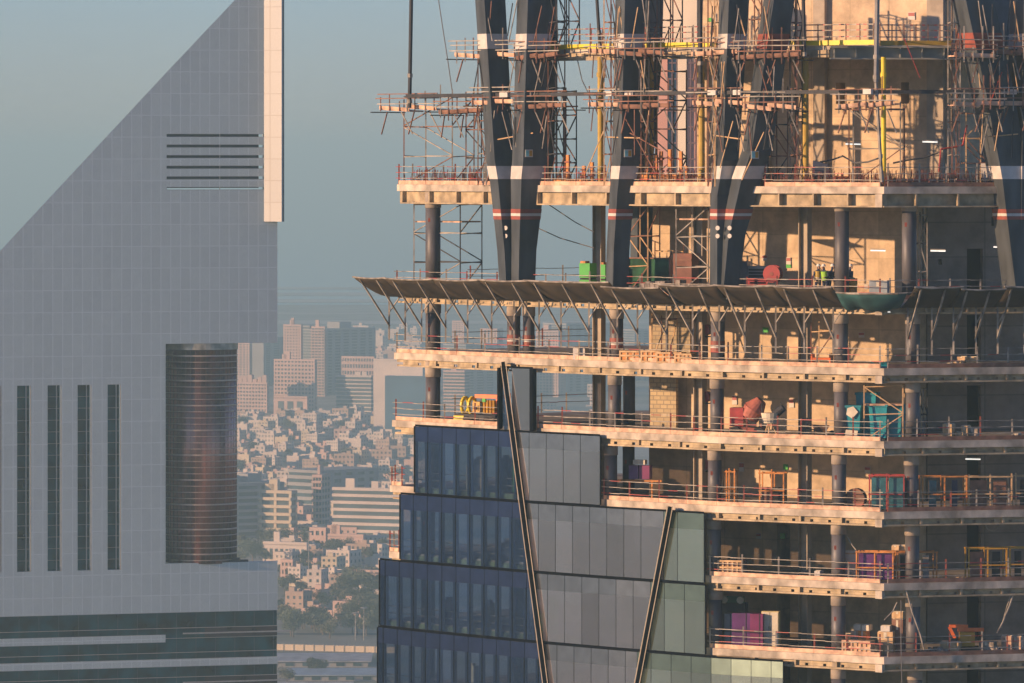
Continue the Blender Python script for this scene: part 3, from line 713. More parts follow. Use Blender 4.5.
# ------------------------------------------------------------ city beyond
def DB(yb): return F * H / (yb - YH)
M_cg = mat('far window glass', (.04, .075, .09), .3, 0, var=.3, scale=.1)
def wallm(name, c): return mat('far wall ' + name, c, .85, var=.07, scale=.08)
WP, WW, WC, WB, WG = wallm('pink', (.60, .41, .33)), wallm('white', (.66, .55, .46)), wallm('cream', (.64, .52, .36)), wallm('buff', (.46, .33, .25)), wallm('grey', (.32, .31, .30))
WBL = mat('far blue glass', (.03, .10, .17), .25, 0, var=.15, scale=.05)
def bldg(px0, px1, yt, yb, floors, bays, style, wall, label, rot=25, dpt=None, roof=0, glass=None, name='tower_block', cat='building', front=.62, parapet=True, sidebays=3, pull=0):
    """rectangular building: front turned left towards the sun; px0..px1 is what one sees of it"""
    D = DB(yb) + pull; wt = (px1 - px0) * D / F; th = R(rot); d = dpt or wt * (1 - front) / max(.15, math.sin(th)); wf = (wt - d * math.sin(th)) / math.cos(th)
    if wf < wt * .3: wf = wt * .5; d = (wt - wf * math.cos(th)) / max(.1, math.sin(th))
    h = (YH - yt) * D / F + H; x0 = (px0 - 512) * D / F
    t = thing(name, label, cat, (x0, D + wf * math.sin(th), 0)); t.rotation_euler = (0, 0, -th)
    k = MB(); k.box((wf / 2, d / 2, 0), (wf - .8, d - .8, h - .3)); k.local('glazing', glass or M_cg, t)
    b = MB(); fh = h / floors
    frac = {'grid': .5, 'band': .42, 'bandthin': .3, 'fine': .45, 'balc': .4, 'blank': 1, 'vert': .12}[style]
    for i in range(floors + 1):
        z = i * fh; top = min(h, z + fh * frac)
        if i == floors: z, top = h - fh * .1, h + .9
        pad = .9 if style == 'balc' and 0 < i < floors else 0
        if top > z: b.box((wf / 2 - pad * 0, d / 2 - pad / 2, z), (wf * (1 if not pad else .999), d + pad, top - z - .01))
    if style in ('grid', 'fine', 'vert', 'balc'):
        pw = {'grid': .42, 'fine': .35, 'vert': .5, 'balc': .16}[style]
        for i in range(bays + 1):
            ww = wf / bays * pw; xx = min(max(wf * i / bays, ww / 2 + .05), wf - ww / 2 - .05)
            b.box((xx, .16, 0), (ww, .28, h - .35))
        for i in range(sidebays + 1):
            ww = d / sidebays * pw; yy = min(max(d * i / sidebays, ww / 2 + .05), d - ww / 2 - .05); b.box((wf - .16, yy, 0), (.28, ww, h - .35))
    b.local('wall', wall, t)
    rr = random.Random(int(px0 * 7 + yt))
    for i in range(roof):
        k = MB(); ww = wf * rr.uniform(.1, .28); k.box((wf * rr.uniform(.2, .8), d * .5, h + .85), (ww, d * .4, rr.uniform(1.5, 4.5))); k.local('roof_plant', wall, t)
    return t, wf, d, h
bldg(283, 303, 326, 412, 24, 6, 'grid', WP, 'tall pink slab tower with fine window grid, left half of a joined pair', front=.9, roof=2, pull=250)
bldg(301, 312, 327, 412, 26, 5, 'band', WG, 'narrow dark recessed tower wedged between two pink slabs', front=.8, pull=280)
bldg(311, 327, 328, 412, 24, 4, 'balc', WP, 'tall pink tower with balcony bands, right half of the joined pair', front=.86, roof=1, pull=240)
bldg(327, 344, 329, 412, 22, 6, 'fine', WG, 'shaded blue grey tower right of the tall pink pair', rot=-50, dpt=26, roof=1, pull=300)
bldg(273, 317, 361, 412, 13, 12, 'grid', WP, 'broad pink block of square windows before the tall pair', front=.95, roof=2)
t, wf, d, h = bldg(273, 309, 398, 416, 2, 3, 'blank', WP, 'low portal-like block with tall dark openings at the foot of the pink towers', front=.95)
for fx in (.22, .5, .78): k = MB(); k.box((wf * fx, -.05, 0), (wf * .17, .3, h * .8)); k.local('portal_opening', M_cg, t)
t, wf, d, h = bldg(236, 269, 384, 413, 8, 10, 'grid', WP, 'lower pink block with arched crown and rows of windows', front=.94, roof=3)
for i in range(6): k = MB(); k.box((wf * (.1 + .16 * i), 2, h + .9), (2.6, 3, 1.8 + (i % 3) * 1.2)); k.local('crown_block', WP, t)
bldg(235, 252, 344, 410, 20, 4, 'fine', WP, 'pale ribbed tower just right of the round glass shaft', front=.85, pull=250)
bldg(251, 265, 343, 410, 16, 5, 'blank', WG, 'plain grey windowless tower in the haze', rot=25, front=.9, pull=330)
bldg(264, 276, 338, 410, 20, 4, 'fine', WG, 'dark blue tower beside the plain grey one', rot=-40, dpt=24, pull=420)
bldg(335, 374, 377, 412, 9, 8, 'bandthin', WW, 'white office block with long horizontal window bands beside the blue glass box', front=.93, roof=2)
bldg(341, 376, 358, 405, 6, 12, 'fine', WP, 'pink office block rising behind the white banded one', front=.95, pull=120)
bldg(373, 427, 361, 432, 14, 6, 'blank', WW, 'big blank white slab building behind the blue glass box', front=.92, roof=0)
bldg(384.5, 430, 378, 434, 12, 10, 'blank', WBL, 'blue glass box in front of the blank white slab', front=.93, pull=-60)
k = None
bldg(331, 404, 491, 541, 7, 6, 'band', WW, 'long white office block with six dark window bands and two stair cores', front=.97, roof=2)
bldg(258, 297, 493, 539, 6, 2, 'balc', WC, 'cream apartment block framed by two tall white fins', front=.86, roof=3)
bldg(236, 252, 484, 537, 8, 2, 'balc', WG, 'shaded grey apartment block with stacked balconies', rot=-35, dpt=22, roof=2)
bldg(312, 330, 477, 533, 9, 3, 'balc', WP, 'pale balconied block standing left of the long white office', rot=18, front=.55, roof=1)
bldg(248, 262, 474, 520, 7, 2, 'balc', WW, 'small pale block behind the cream apartments', front=.7, roof=1)
bldg(322, 345, 470, 512, 6, 5, 'grid', WG, 'dark shaded block behind the long white office', rot=-45, dpt=20)
t, wf, d, h = bldg(350, 384, 573, 595, 2, 8, 'blank', WP, 'pink building with a row of arched openings near the glass tower', front=.93, name='arcade_building')
for i in range(5):
    k = MB(); cx_ = wf * (.12 + .19 * i); pts = [(cx_ - 1.1, h * .5), (cx_ + 1.1, h * .5)] + [(cx_ + 1.1 * math.cos(R(a)), h * .78 + 1.1 * math.sin(R(a))) for a in range(0, 181, 30)]
    k.slabface([(p[0], -.06, p[1]) for p in pts], (0, 1, 0), .2); k.local('arch_opening', M_cg, t)
t, wf, d, h = bldg(262, 309, 545, 563, 2, 9, 'blank', WW, 'white villa palace with tall windows behind dark trees', front=.95, name='palace', roof=1)
for i in range(8):
    k = MB(); k.box((wf * (.07 + .12 * i), -.05, 1), (1.1, .2, h * .6)); k.local('tall_window', M_cg, t)
bldg(309, 330, 530, 552, 2, 3, 'grid', WP, 'small pink house left of the red roofed hall', front=.8)
bldg(313, 366, 537, 553, 2, 8, 'blank', WP, 'low pink hall below the long white office', front=.95, roof=2)
bldg(280, 296, 562, 578, 2, 3, 'grid', WP, 'little pink block with dark doors beside the metal tower', front=.8)
# towers seen through the open prow of the unfinished tower
bldg(443, 470, 372, 412, 12, 5, 'band', WP, 'hazy pink block with slatted front seen through the tower prow', front=.8, roof=1)
bldg(466, 482, 345, 410, 20, 4, 'fine', WG, 'hazy blue tower seen left of the tall glass panel', rot=-40, dpt=22, pull=200)
bldg(480, 503, 330, 410, 24, 5, 'vert', WP, 'hazy pink ribbed tower behind the tall glass panel', front=.75, pull=300)
bldg(452, 468, 322, 405, 24, 4, 'grid', WP, 'tall hazy pink tower far behind the leftmost column', front=.75, pull=600)
bldg(536, 566, 332, 410, 22, 7, 'grid', WP, 'hazy pink tower with square windows right of the tall glass panel', front=.75, roof=1, pull=200)
bldg(566, 592, 324, 410, 24, 6, 'grid', WG, 'hazy blue grey tower beside the pink one, behind the sandy steel post', rot=-35, dpt=26, pull=300)
bldg(592, 615, 340, 410, 18, 5, 'fine', WP, 'hazy pink tower behind the round columns', front=.75, pull=300)
bldg(634, 655, 330, 410, 20, 5, 'fine', WG, 'hazy grey tower glimpsed left of the blockwork', rot=-35, dpt=22, pull=500)
# warm striped tower seen through the gap between the inclined columns
Dp = 700; b = MB(); x0, x1 = (655 - 512) * Dp / F, (712 - 512) * Dp / F; z1 = H + (YH + 60) * Dp / F
pt_ = thing('striped_tower', 'pink and cream striped tower seen between the third inclined column and the core', 'skyscraper', (x0, Dp, 0)); pt_.rotation_euler = (0, 0, R(-10))
M_sp = mat('salmon cladding', (.62, .33, .25), .6, var=.06, scale=.2); M_sc = mat('cream cladding', (.80, .68, .50), .6, var=.05, scale=.2)
wf = x1 - x0
for i, (a, c, mm) in enumerate(((0, .22, M_sp), (.221, .40, WBL), (.401, .56, M_sc), (.561, .74, M_sp), (.741, 1, M_sp))):
    k = MB(); k.box((wf * (a + c) / 2, 6 + .3 * (i % 2), 0), (wf * (c - a), 12, H + (YH - 52) * Dp / F)); k.local('facade_strip', mm, pt_)
k = MB(); k.box((wf * .5, 7, H + (YH - 52) * Dp / F), (wf, 12, 12)); k.local('crown_block', M_sc, pt_)
k = MB(); z = 90
while z < H + (YH - 54) * Dp / F: k.box((wf / 2, .25, z), (wf, .3, .14)); z += 1.75
for i in range(12): k.box((wf * i / 12 + .3, .2, 80), (.1, .2, H + (YH - 54) * Dp / F - 80))
k.local('window_grid', mat('dull glazing bar', (.20, .12, .12), .5), pt_)

# villas: a dozen kinds, copied
villas = []; vw = [WP, WW, WC, WB, WW, WP]
for i in range(14):
    r = random.Random(100 + i); w_, d_, h_ = r.uniform(8, 16), r.uniform(8, 14), r.choice((3.6, 4.2, 6.8, 7.2, 7.4, 10))
    b = MB(); b.box((0, 0, 0), (w_, d_, h_)); b.box((0, -d_ / 2 + .15, h_), (w_, .3, .8)); b.box((0, d_ / 2 - .15, h_), (w_, .3, .8)); b.box((-w_ / 2 + .15, 0, h_), (.3, d_ - .62, .8)); b.box((w_ / 2 - .15, 0, h_), (.3, d_ - .62, .8))
    b.box((r.uniform(-.3, .3) * w_, r.uniform(-.2, .2) * d_, h_), (3.2, 3.4, 2.7)); b.box((r.uniform(-.3, .3) * w_, .2 * d_, h_), (1.4, 1.4, 1.4))
    if i % 3 == 0: b.box((w_ / 2 + 2.5, 0, 0), (5, d_ * .7, 3.4))
    if i % 4 == 1: b.box((0, -d_ / 2 - 5, 0), (w_ + 5, .25, 2.0))
    fl = max(1, round(h_ / 3.4))
    for f_ in range(fl):
        n_ = int(w_ / 3)
        for j in range(n_): b.box((-w_ / 2 + (j + .5) * w_ / n_, -d_ / 2 - .03, 1 + f_ * 3.4), (1.3, .08, 1.5), 0, 1)
        for j in range(3): b.box((w_ / 2 + .03, -d_ / 2 + (j + .5) * d_ / 3, 1 + f_ * 3.4), (.08, 1.3, 1.5), 0, 1)
    me_m = [vw[i % 6], M_cg]
    o = MB.build(b, 'flat_roofed_house', me_m, loc=(0, 0, 0)); villas.append((o, w_, d_))
used = [0] * 14; nv = 0; VH = []
for i in range(14): q_ = random.Random(100 + i); q_.uniform(8, 16); q_.uniform(8, 14); VH.append(q_.choice((3.6, 4.2, 6.8, 7.2, 7.4, 10)))
ZONES = [(630, 'beside the lowest trees'), (600, 'above the lowest trees'), (570, 'level with the arcade'), (540, 'near the palace'), (515, 'level with the white office'), (500, 'just above the white office'), (485, 'above the cream apartments'), (470, 'lower dense quarter'), (455, 'middle dense quarter'), (440, 'upper dense quarter'), (425, 'close below the high-rises'), (400, 'at the high-rise foot'), (360, 'behind the pink office'), (0, 'near the hazy shore')]
VL = {0: 'pink flat-roofed house', 1: 'white flat-roofed house', 2: 'cream flat-roofed house', 3: 'brownish flat-roofed house', 4: 'white flat-roofed house', 5: 'pink flat-roofed house'}
r = random.Random(5)
def put_villa(px, D, low=False):
    global nv
    i = r.randrange(14)
    src, w_, d_ = villas[i]
    o = src if not used[i] else src.copy()
    if used[i]: COL.objects.link(o)
    used[i] = 1; nv += 1
    s_ = r.uniform(.75, 1.15) * (.60 + .3 * (D > 4000)); o.scale = (s_, s_, s_ * r.uniform(.8, 1.15))
    o.location = ((px - 512) * D / F, D, 0); o.rotation_euler = (0, 0, R(r.choice((-28, -28, -35, -20, 62, -30)) + r.uniform(-5, 5)))
    yy = YH + F * H / D; zone = next(z for lim, z in ZONES if yy > lim)
    side = 'metal tower side' if px < 290 else 'mid-gap' if px < 345 else 'glass tower side' if px < 430 else 'behind open prow'
    st = 'single-storey' if VH[i] < 5 else 'two-storey' if VH[i] < 8 else 'three-storey'
    lab = st + ' ' + VL[i % 6].split()[0] + ' house' + (' with wing' if i % 3 == 0 else ' with garden wall' if i % 4 == 1 else '') + ', ' + side + ', ' + zone
    tag(o, lab, 'house', lab)
D = 2560
while D < 3650:
    wpx0, wpx1 = 230, 428; wm = (wpx1 - wpx0) * D / F; n_ = int(wm / 10.8)
    for j in range(n_):
        px = wpx0 + (j + r.uniform(.1, .9)) * (wpx1 - wpx0) / n_
        if (328 < px < 405 and D < 2620) : continue
        put_villa(px, D + r.uniform(-12, 12))
    D += 36
for D0, step, n_ in ((2075, 0, 3), (2130, 0, 5), (2190, 0, 6), (2250, 0, 5), (2310, 0, 6), (2370, 0, 6), (2430, 0, 6), (2490, 0, 5)):
    for j in range(n_): put_villa(285 + (j + r.uniform(0, 1)) * 100 / n_, D0 + r.uniform(-25, 25))
for D0 in (4350, 4600, 4850, 5100, 5350):
    for j in range(7): put_villa(r.uniform(342, 425), D0 + r.uniform(-100, 100))
for j in range(6): put_villa(r.uniform(540, 600), r.uniform(3700, 4200))

# trees
M_leaf = mat('dusty leaves', (.10, .115, .06), .8, var=.4, scale=.25, second=(.035, .05, .03))
M_leaf2 = mat('olive leaves', (.15, .14, .08), .8, var=.3, scale=.25, second=(.06, .07, .04))
M_trunk = mat('tree bark', (.16, .11, .07), .9)
protos = []
for i in range(5):
    r2 = random.Random(40 + i); t = thing('broadleaf_tree', 'dark green tree', 'tree', (0, 0, 0)); b = MB()
    hh, rad = (7.5, 8, 6.5, 9, 7)[i], (4.6, 4, 3.6, 5.6, 4.2)[i]; b.tube((0, 0, 0), (0, 0, hh * .45), .35, 7, .22)
    for a in range(5): t_ = a * 1.26; b.tube((0, 0, hh * .4), (math.cos(t_) * rad * .5, math.sin(t_) * rad * .5, hh * .7), .18, 5, .06)
    b.local('trunk', M_trunk, t); c = MB(); lobes = [(r2.uniform(-.55, .55) * rad, r2.uniform(-.55, .55) * rad, hh * r2.uniform(.5, .85), rad * r2.uniform(.28, .5)) for _ in range(15)]
    for (lx, ly, lz, lr) in lobes:
        for _ in range(75):
            v_ = Vector((r2.gauss(0, 1), r2.gauss(0, 1), r2.gauss(0, .8))).normalized() * lr * r2.uniform(.65, 1.1); p = Vector((lx, ly, lz)) + v_
            a_ = Vector((r2.gauss(0, 1), r2.gauss(0, 1), r2.gauss(0, 1))).normalized(); e_ = a_.orthogonal().normalized(); s_ = r2.uniform(.22, .48); c.add([p - a_ * s_, p + e_ * s_ * .6, p + a_ * s_, p - e_ * s_ * .6], [(0, 1, 2, 3)])
    c.local('crown', M_leaf if i % 2 else M_leaf2, t); protos.append(t)
tused = [0] * 5
TN = ['spreading', 'rounded', 'small', 'broad', 'upright']
def put_tree(px, D, s_=1, label=None):
    i = r.randrange(5); o = protos[i] if not tused[i] else copy_tree(protos[i]); tused[i] = 1
    o.location = ((px - 512) * D / F, D, 0); o.scale = (s_, s_, s_ * r.uniform(.85, 1.15)); o.rotation_euler = (0, 0, r.uniform(0, 6.28))
    yy = YH + F * H / D; zone = ('on the metal tower side' if px < 290 else 'in the left middle of the gap' if px < 318 else 'in the right middle of the gap' if px < 350 else 'on the glass tower side') + ', ' + next(z for lim, z in ZONES if yy > lim)
    tag(o, label or (TN[i] + ' dark green tree ' + zone), 'tree', None if label else TN[i] + ' dark green tree ' + zone)
for _ in range(26): put_tree(r.uniform(278, 380), r.uniform(1985, 2050), r.uniform(.6, .95))
for _ in range(22): put_tree(r.uniform(335, 380), r.uniform(2060, 2230), r.uniform(.7, 1.15))
for _ in range(22): put_tree(r.uniform(276, 345), r.uniform(2060, 2300), r.uniform(.4, .75))
for _ in range(30): put_tree(r.uniform(236, 385), r.uniform(2330, 2480), r.uniform(.6, 1.1))
for _ in range(34): put_tree(r.uniform(234, 420), r.uniform(2630, 3600), r.uniform(.5, .9))
put_tree(316, 1842, .95, 'single round dark tree standing alone before the pale wall at the bottom of the gap')
put_tree(287, 1815, .62, 'small bush-like tree at the left of the lone round tree, beside the metal tower')
# pale wall, sheds and lamp masts near the bottom
k = MB(); Dw = 1932; x0, x1 = (262 - 512) * Dw / F, (395 - 512) * Dw / F
k.bar((x0, Dw + 9, .9), (x1, Dw - 4, .9), .5, 1.8); 
for i in range(14): k.box((x0 + (x1 - x0) * i / 13, Dw + 9 - i - .3, 0), (.3, .4, 2.0))
k.build('boundary_wall', WC, label='long pale boundary wall crossing the gap below the belt of trees', cat='wall')
def shed(px0, px1, yb, dep, hgt, m, label):
    D = DB(yb); w_ = (px1 - px0) * D / F; t = thing('long_shed', label, 'shed', ((px0 - 512) * D / F, D, 0)); b = MB()
    b.box((w_ / 2, dep / 2, 0), (w_, dep, hgt)); b.local('wall', WG, t); b = MB(); b.slabface([(-1, -1, hgt - .15), (-1, -1, hgt + .05), (-1, dep / 2, hgt + .9), (-1, dep + 1, hgt + .05), (-1, dep + 1, hgt - .15)], (1, 0, 0), w_ + 2); b.local('roof', m, t)
    for i in range(6): k = MB(); k.box((w_ * (.1 + .16 * i), -.06, .3), (2.4, .2, 1.0)); k.local('window', M_cg, t)
M_roofg = mat('grey sheet roof', (.42, .40, .37), .6, var=.15, scale=.3); M_roofb = mat('pale blue sheet roof', (.34, .40, .42), .5, var=.1, scale=.3)
shed(262, 368, 667, 30, 1.7, M_roofg, 'long low shed with grey sheet roof behind the lone round tree')
shed(288, 395, 681, 24, 1.7, M_roofb, 'wide shed with pale blue roof at the very bottom of the gap')
shed(262, 350, 692, 8, 1.7, M_roofg, 'narrow grey shed below the pale blue roof')
def mast(px, y0, yb, label):
    D = DB(yb); x = (px - 512) * D / F; h_ = H - (y0 - YH) * D / F; t = thing('lamp_mast', label, 'lamp mast', (x, D, 0), None); k = MB(); k.tube((x, D, 0), (x, D, h_), .22, 8, .12); k.build('pole', M_galv, t)
    k = MB()
    for i in range(8): a = i * .785; k.box((x + math.cos(a) * .9, D + math.sin(a) * .9, h_ - .5), (.5, .5, .3))
    k.tube((x, D, h_ - .25), (x, D, h_ - .1), 1.0, 12); k.build('lamp_ring', M_greyb, t)
mast(308.8, 531, 583, 'tall pale mast rising beside the white palace'); mast(355.5, 612, 640, 'left of two lamp masts in front of the big tree'); mast(364, 607, 640, 'right of two lamp masts in front of the big tree')
mast(363, 331, 352, 'left one of two slim chimneys near the hazy shore'); mast(367.5, 333, 352, 'right one of two slim chimneys near the hazy shore')

# ------------------------------------------------------------ scaffolding
def LB(px, off, lv): Y = E(px) + off; return Vector(((px - 512) * Y / F, Y, ZL[lv]))
def plat(px0, px1, py, label, off=-.55, wdt=1.2, up=18, down=8, dark=0, seed=0, brace=26, grp='plank platforms around the inclined columns'):
    r = random.Random(seed); A, B = W(px0, py, E(px0, off)), W(px1, py, E(px0, off) * .35 + E(px1, off) * .65); z = H - (py - YH) * E((px0 + px1) / 2) / F; A.z = B.z = z
    t = thing('scaffold_platform', label, 'scaffold', (A + B) / 2, grp); d = (B - A).normalized(); n = Vector((d.y, -d.x, 0)); L = (B - A).length
    k = MB(); nb = 2 if L > 2.2 else 1; tl = r.uniform(-.10, .10)
    for i in range(nb):
        a, b = A + d * (L * i / nb - .1), A + d * (L * (i + 1) / nb + .12); dz = Vector((0, 0, .07 * i)); a.z -= tl; b.z += tl
        k.bar(a + dz, b + dz, wdt, .07); k.bar(a + dz + n * (wdt / 2) + Vector((0, 0, .12)), b + dz + n * (wdt / 2) + Vector((0, 0, .10)), .05, .17)
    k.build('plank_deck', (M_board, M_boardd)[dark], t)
    npst = max(4, int((px1 - px0) / 8.5)); 
    for i in range(npst + 1):
        c = A + d * L * min(1, max(0, (i + r.uniform(-.2, .2)) / npst)) + n * (wdt / 2 + .06); k = MB(); k.bar(c - Vector((0, 0, down * .053 * r.uniform(.3, 1))), c + Vector((0, 0, up * .053 * r.choice((.55, .8, 1, 1.15, 1.7)))), .065)
        k.build('post', (M_galv, M_rust, M_rust)[r.randrange(3)], t)
    for h in (.4, .75, 1.02):
        k = MB(); e = r.uniform(.1, .5); c = n * (wdt / 2 + .1) + Vector((0, 0, h * up / 20)); k.bar(A - d * e + c, B + d * r.uniform(.1, .5) + c + Vector((0, 0, r.uniform(-.04, .04))), .055); k.build('rail', (M_galv, M_rust)[r.random() < .4], t)
    for i in range(4):
        u = (.12, .38, .62, .9)[i] * L; s = (1 if i % 2 else -1) * -1; k = MB(); c = n * (wdt / 2)
        k.bar(A + d * u + c - Vector((0, 0, .1)), A + d * (u - s * L * .16) + c * .6 - Vector((0, 0, brace * .053)), .06); k.build('brace', M_galv if i % 2 else M_rust, t)
    for u in (.0, 1.0):
        k = MB(); a = A + d * L * u - n * wdt * 1.2 - Vector((0, 0, .12)); k.bar(a, a + n * wdt * 2.4, .06); k.build('ledger', M_dark, t)
plat(463, 522, 57, 'upper plank platform round the left leg of the first forked column', seed=1)
plat(524, 562, 58, 'upper dark plank platform round the right leg of the first forked column', seed=2, dark=1)
plat(597, 622, 53, 'upper plank platform at the lit side of the second inclined column', seed=3)
plat(624, 668, 55, 'upper dark plank platform at the shaded side of the second inclined column', seed=4, dark=1)
plat(698, 740, 55, 'upper plank platform round the left leg of the middle forked column', seed=5)
plat(742, 803, 58, 'upper plank platform round the right leg of the middle forked column', seed=6, dark=1)
plat(953, 990, 57, 'upper plank platform on the big leaning column at the right', seed=7)
plat(992, 1040, 54, 'upper dark plank platform at the very right edge', seed=8, dark=1)
plat(480, 521, 104, 'lower plank platform round the left leg of the first forked column', seed=9)
plat(523, 570, 108, 'lower dark plank platform round the right leg of the first forked column', seed=10, dark=1)
plat(596, 626, 106, 'lower plank platform at the lit side of the second inclined column', seed=11)
plat(627, 675, 108, 'lower dark plank platform at the shaded side of the second inclined column', seed=12, dark=1)
plat(699, 745, 105, 'lower plank platform round the left leg of the middle forked column', seed=13)
plat(749, 798, 109, 'lower plank platform round the right leg of the middle forked column', seed=14)
plat(842, 895, 107, 'plank platform round the tall grey post before the core wall', seed=15)
plat(952, 998, 106, 'lower plank platform on the big leaning column at the right', seed=16)
plat(1000, 1045, 105, 'lower plank platform at the very right edge', seed=17)
plat(388, 442, 110, 'long plank platform hanging over the left prow below the tall black pole', seed=18, off=.6, down=2)
plat(447, 485, 113, 'short plank platform right of the prow one, beside the forked column', seed=19, off=.8, dark=1)

def stower(px0, px1, py0, lv, off, dep, lifts, m1, m2, label, plank=None, seed=0, lean_=0, sub=True, grp='scaffold towers'):
    """frame scaffold from row py0 down to deck lv"""
    r = random.Random(seed); A, B = LB(px0, off, lv), LB(px1, off, lv); z0 = ZL[lv]; z1 = H - (py0 - YH) * E(px0, off) / F
    B.y = A.y + (B.y - A.y) * .5
    t = thing('scaffold_tower', label, 'scaffold', (A + B) / 2, grp); d = (B - A).normalized(); n = Vector((d.y, -d.x, 0)); cs = [A, B, B - n * dep, A - n * dep]; Vz = Vector((0, 0, 1))
    for i, c in enumerate(cs): k = MB(); k.bar(c, c + Vz * (z1 - z0 + r.uniform(-.3, .5)), .07); k.build('standard', (m1, m2)[i % 2], t)
    hh = (z1 - z0) / lifts
    for l in range(1, lifts + 1):
        k = MB(); z = Vz * (hh * l - .1)
        for i in range(4): k.bar(cs[i] + z, cs[(i + 1) % 4] + z + Vz * .06, .055)
        k.build('ledger', (m1, m2)[l % 2], t)
        for a, b in (((cs[0], cs[1]) if l % 2 else (cs[1], cs[0])), ((cs[1], cs[2]) if l % 2 else (cs[2], cs[3]))): k = MB(); k.bar(a + Vz * hh * (l - 1), b + z, .055); k.build('diagonal_brace', (m2, m1)[l % 2], t)
    if plank is not None:
        k = MB(); z = Vz * (z1 - z0 - 1.0 if plank == 1 else plank); c = (A + B) / 2 - n * dep / 2 + z; k.bar(A - n * dep / 2 + z, B - n * dep / 2 + z, dep * .9, .08); k.build('plank_deck', M_board, t)
    return t
G_, RS, DK, WD = M_galv, M_rust, M_dark, M_wood
stower(404, 452, 96, 'A', 1.2, 2.2, 3, RS, G_, 'rusty braced scaffold tower rising from the left prow of the thick slab', seed=1)
stower(466, 489, 100, 'A', 1.2, 1.6, 3, RS, DK, 'narrow scaffold tower just left of the first forked column', seed=2)
stower(553, 566, 90, 'A', 2.5, 1.2, 4, DK, RS, 'dark ladder tower right of the first forked column', seed=3)
stower(643, 674, 70, 'A', 1.5, 1.6, 4, RS, DK, 'dark scaffold tower before the pink striped tower', seed=4)
stower(768, 788, 92, 'A', 1.6, 1.6, 3, DK, RS, 'scaffold tower behind the right leg of the middle forked column', seed=5)
stower(849, 901, 108, 'A', 1.8, 1.8, 2, RS, G_, 'scaffold tower under the platform around the tall grey post', seed=6)
stower(966, 987, 112, 'A', 1.5, 1.6, 3, WD, RS, 'pale scaffold tower in front of the big leaning column', seed=7)
stower(556, 569, -10, 'T', 2.6, 1.2, 2, DK, RS, 'dark ladder tower on the top deck beside the first forked column', seed=8, sub=False)
stower(661, 673, -10, 'T', 2.6, 1.2, 2, DK, RS, 'dark ladder tower on the top deck before the striped tower', seed=9)
stower(748, 762, -10, 'T', 2.8, 1.2, 2, G_, RS, 'scaffold tower on the top deck between the legs of the middle forked column', seed=10)
stower(957, 966, -10, 'T', 3.6, 1.0, 3, RS, G_, 'slim rusty scaffold tower on the top deck left of the big leaning column', seed=11)
stower(414, 460, 203, 'B', .2, 2.2, 3, G_, DK, 'galvanised scaffold cage round the leftmost column above the nets', plank=3.9, seed=12)
stower(628, 648, 205, 'B', 2.5, 1.5, 3, RS, WD, 'rusty scaffold frame behind the second inclined column', seed=13)
stower(676, 709, 205, 'B', 1.2, 2.0, 3, G_, G_, 'silver scaffold tower with plank top beside the middle forked column', plank=4.2, seed=14)
stower(655, 672, 250, 'B', 4.0, 1.5, 1, RS, WD, 'low rusty scaffold frame over the green mesh', seed=15)
stower(864, 903, 385, 'D', .9, 2.0, 2, WD, WD, 'timber-coloured mobile scaffold in front of the teal skips', plank=1.9, seed=16)
stower(920, 927, 214, 'B', 3.0, 1.0, 3, DK, G_, 'slim dark scaffold in the gap between the two cores above the nets', seed=17)
stower(920, 927, 388, 'D', 3.0, 1.0, 2, G_, DK, 'slim scaffold in the gap between the cores two decks below the nets', seed=18)
stower(652, 668, 318, 'C', 4.5, 1.2, 1, WD, RS, 'low frame standing before the blockwork below the nets', seed=19)
stower(811, 834, 330, 'C', 3.0, 1.5, 1, RS, WD, 'low work frame left of the round column below the nets', seed=20)

stower(478, 486, -12, 'A', -.6, .8, 6, RS, G_, 'thin full-height tube tower hugging the left edge of the first forked column', seed=31)
stower(548, 556, -12, 'A', .4, 1.0, 6, RS, DK, 'thin full-height tube tower hugging the right edge of the first forked column', seed=32)
stower(604, 611, -12, 'A', -.7, .8, 6, WD, RS, 'thin full-height tube tower hugging the lit edge of the second inclined column', seed=33)
stower(641, 649, -12, 'A', .3, 1.0, 6, RS, DK, 'thin full-height tube tower hugging the shaded edge of the second inclined column', seed=34)
stower(708, 715, -12, 'A', -.7, .8, 6, RS, WD, 'thin full-height tube tower hugging the left edge of the middle forked column', seed=35)
stower(790, 797, -12, 'A', .6, 1.0, 6, DK, RS, 'thin full-height tube tower just left of the olive prop before the core', seed=36)
stower(952, 960, -12, 'A', .6, 1.0, 6, RS, G_, 'thin full-height tube tower at the right end of the lit core wall', seed=37)
# poles, struts and cables of the building site
def pole(px0, py0, px1, py1, r_, m, label, name='steel_pole', off=-.2, cat='pole', off2=None, grp=None, collar=True):
    a, b = W(px0, py0, E(px0, off)), W(px1, py1, E(px1, off if off2 is None else off2)); t = thing(name, label, cat, b, grp)
    k = MB(); k.tube(a, b, r_, 8); k.build('tube', m, t)
    if collar:
        for f in (.72, .93): k = MB(); c = a.lerp(b, f); d = (b - a).normalized(); k.tube(c, c + d * .22, r_ * 1.35, 8); k.build('collar', M_galv, t)
pole(411.5, -15, 409.5, 108, .11, M_dark, 'tall black pole at the far left of the site, standing on the prow platform')
pole(877.5, -15, 876, 82, .13, M_greyb, 'tall grey post before the core wall, thick upper part'); pole(876, 82.5, 882, 182, .09, M_galv, 'thin silver foot of the tall grey post')
pole(596, -15, 600, 48, .09, M_dark, 'slightly slanting black pole between the first and second inclined columns')
pole(700, -15, 700.5, 91, .13, M_dark, 'black vertical pole at the right of the striped tower', off=1); pole(803, -15, 804.5, 57, .10, M_dark, 'slightly slanting black pole before the core wall, right of the middle forked column')
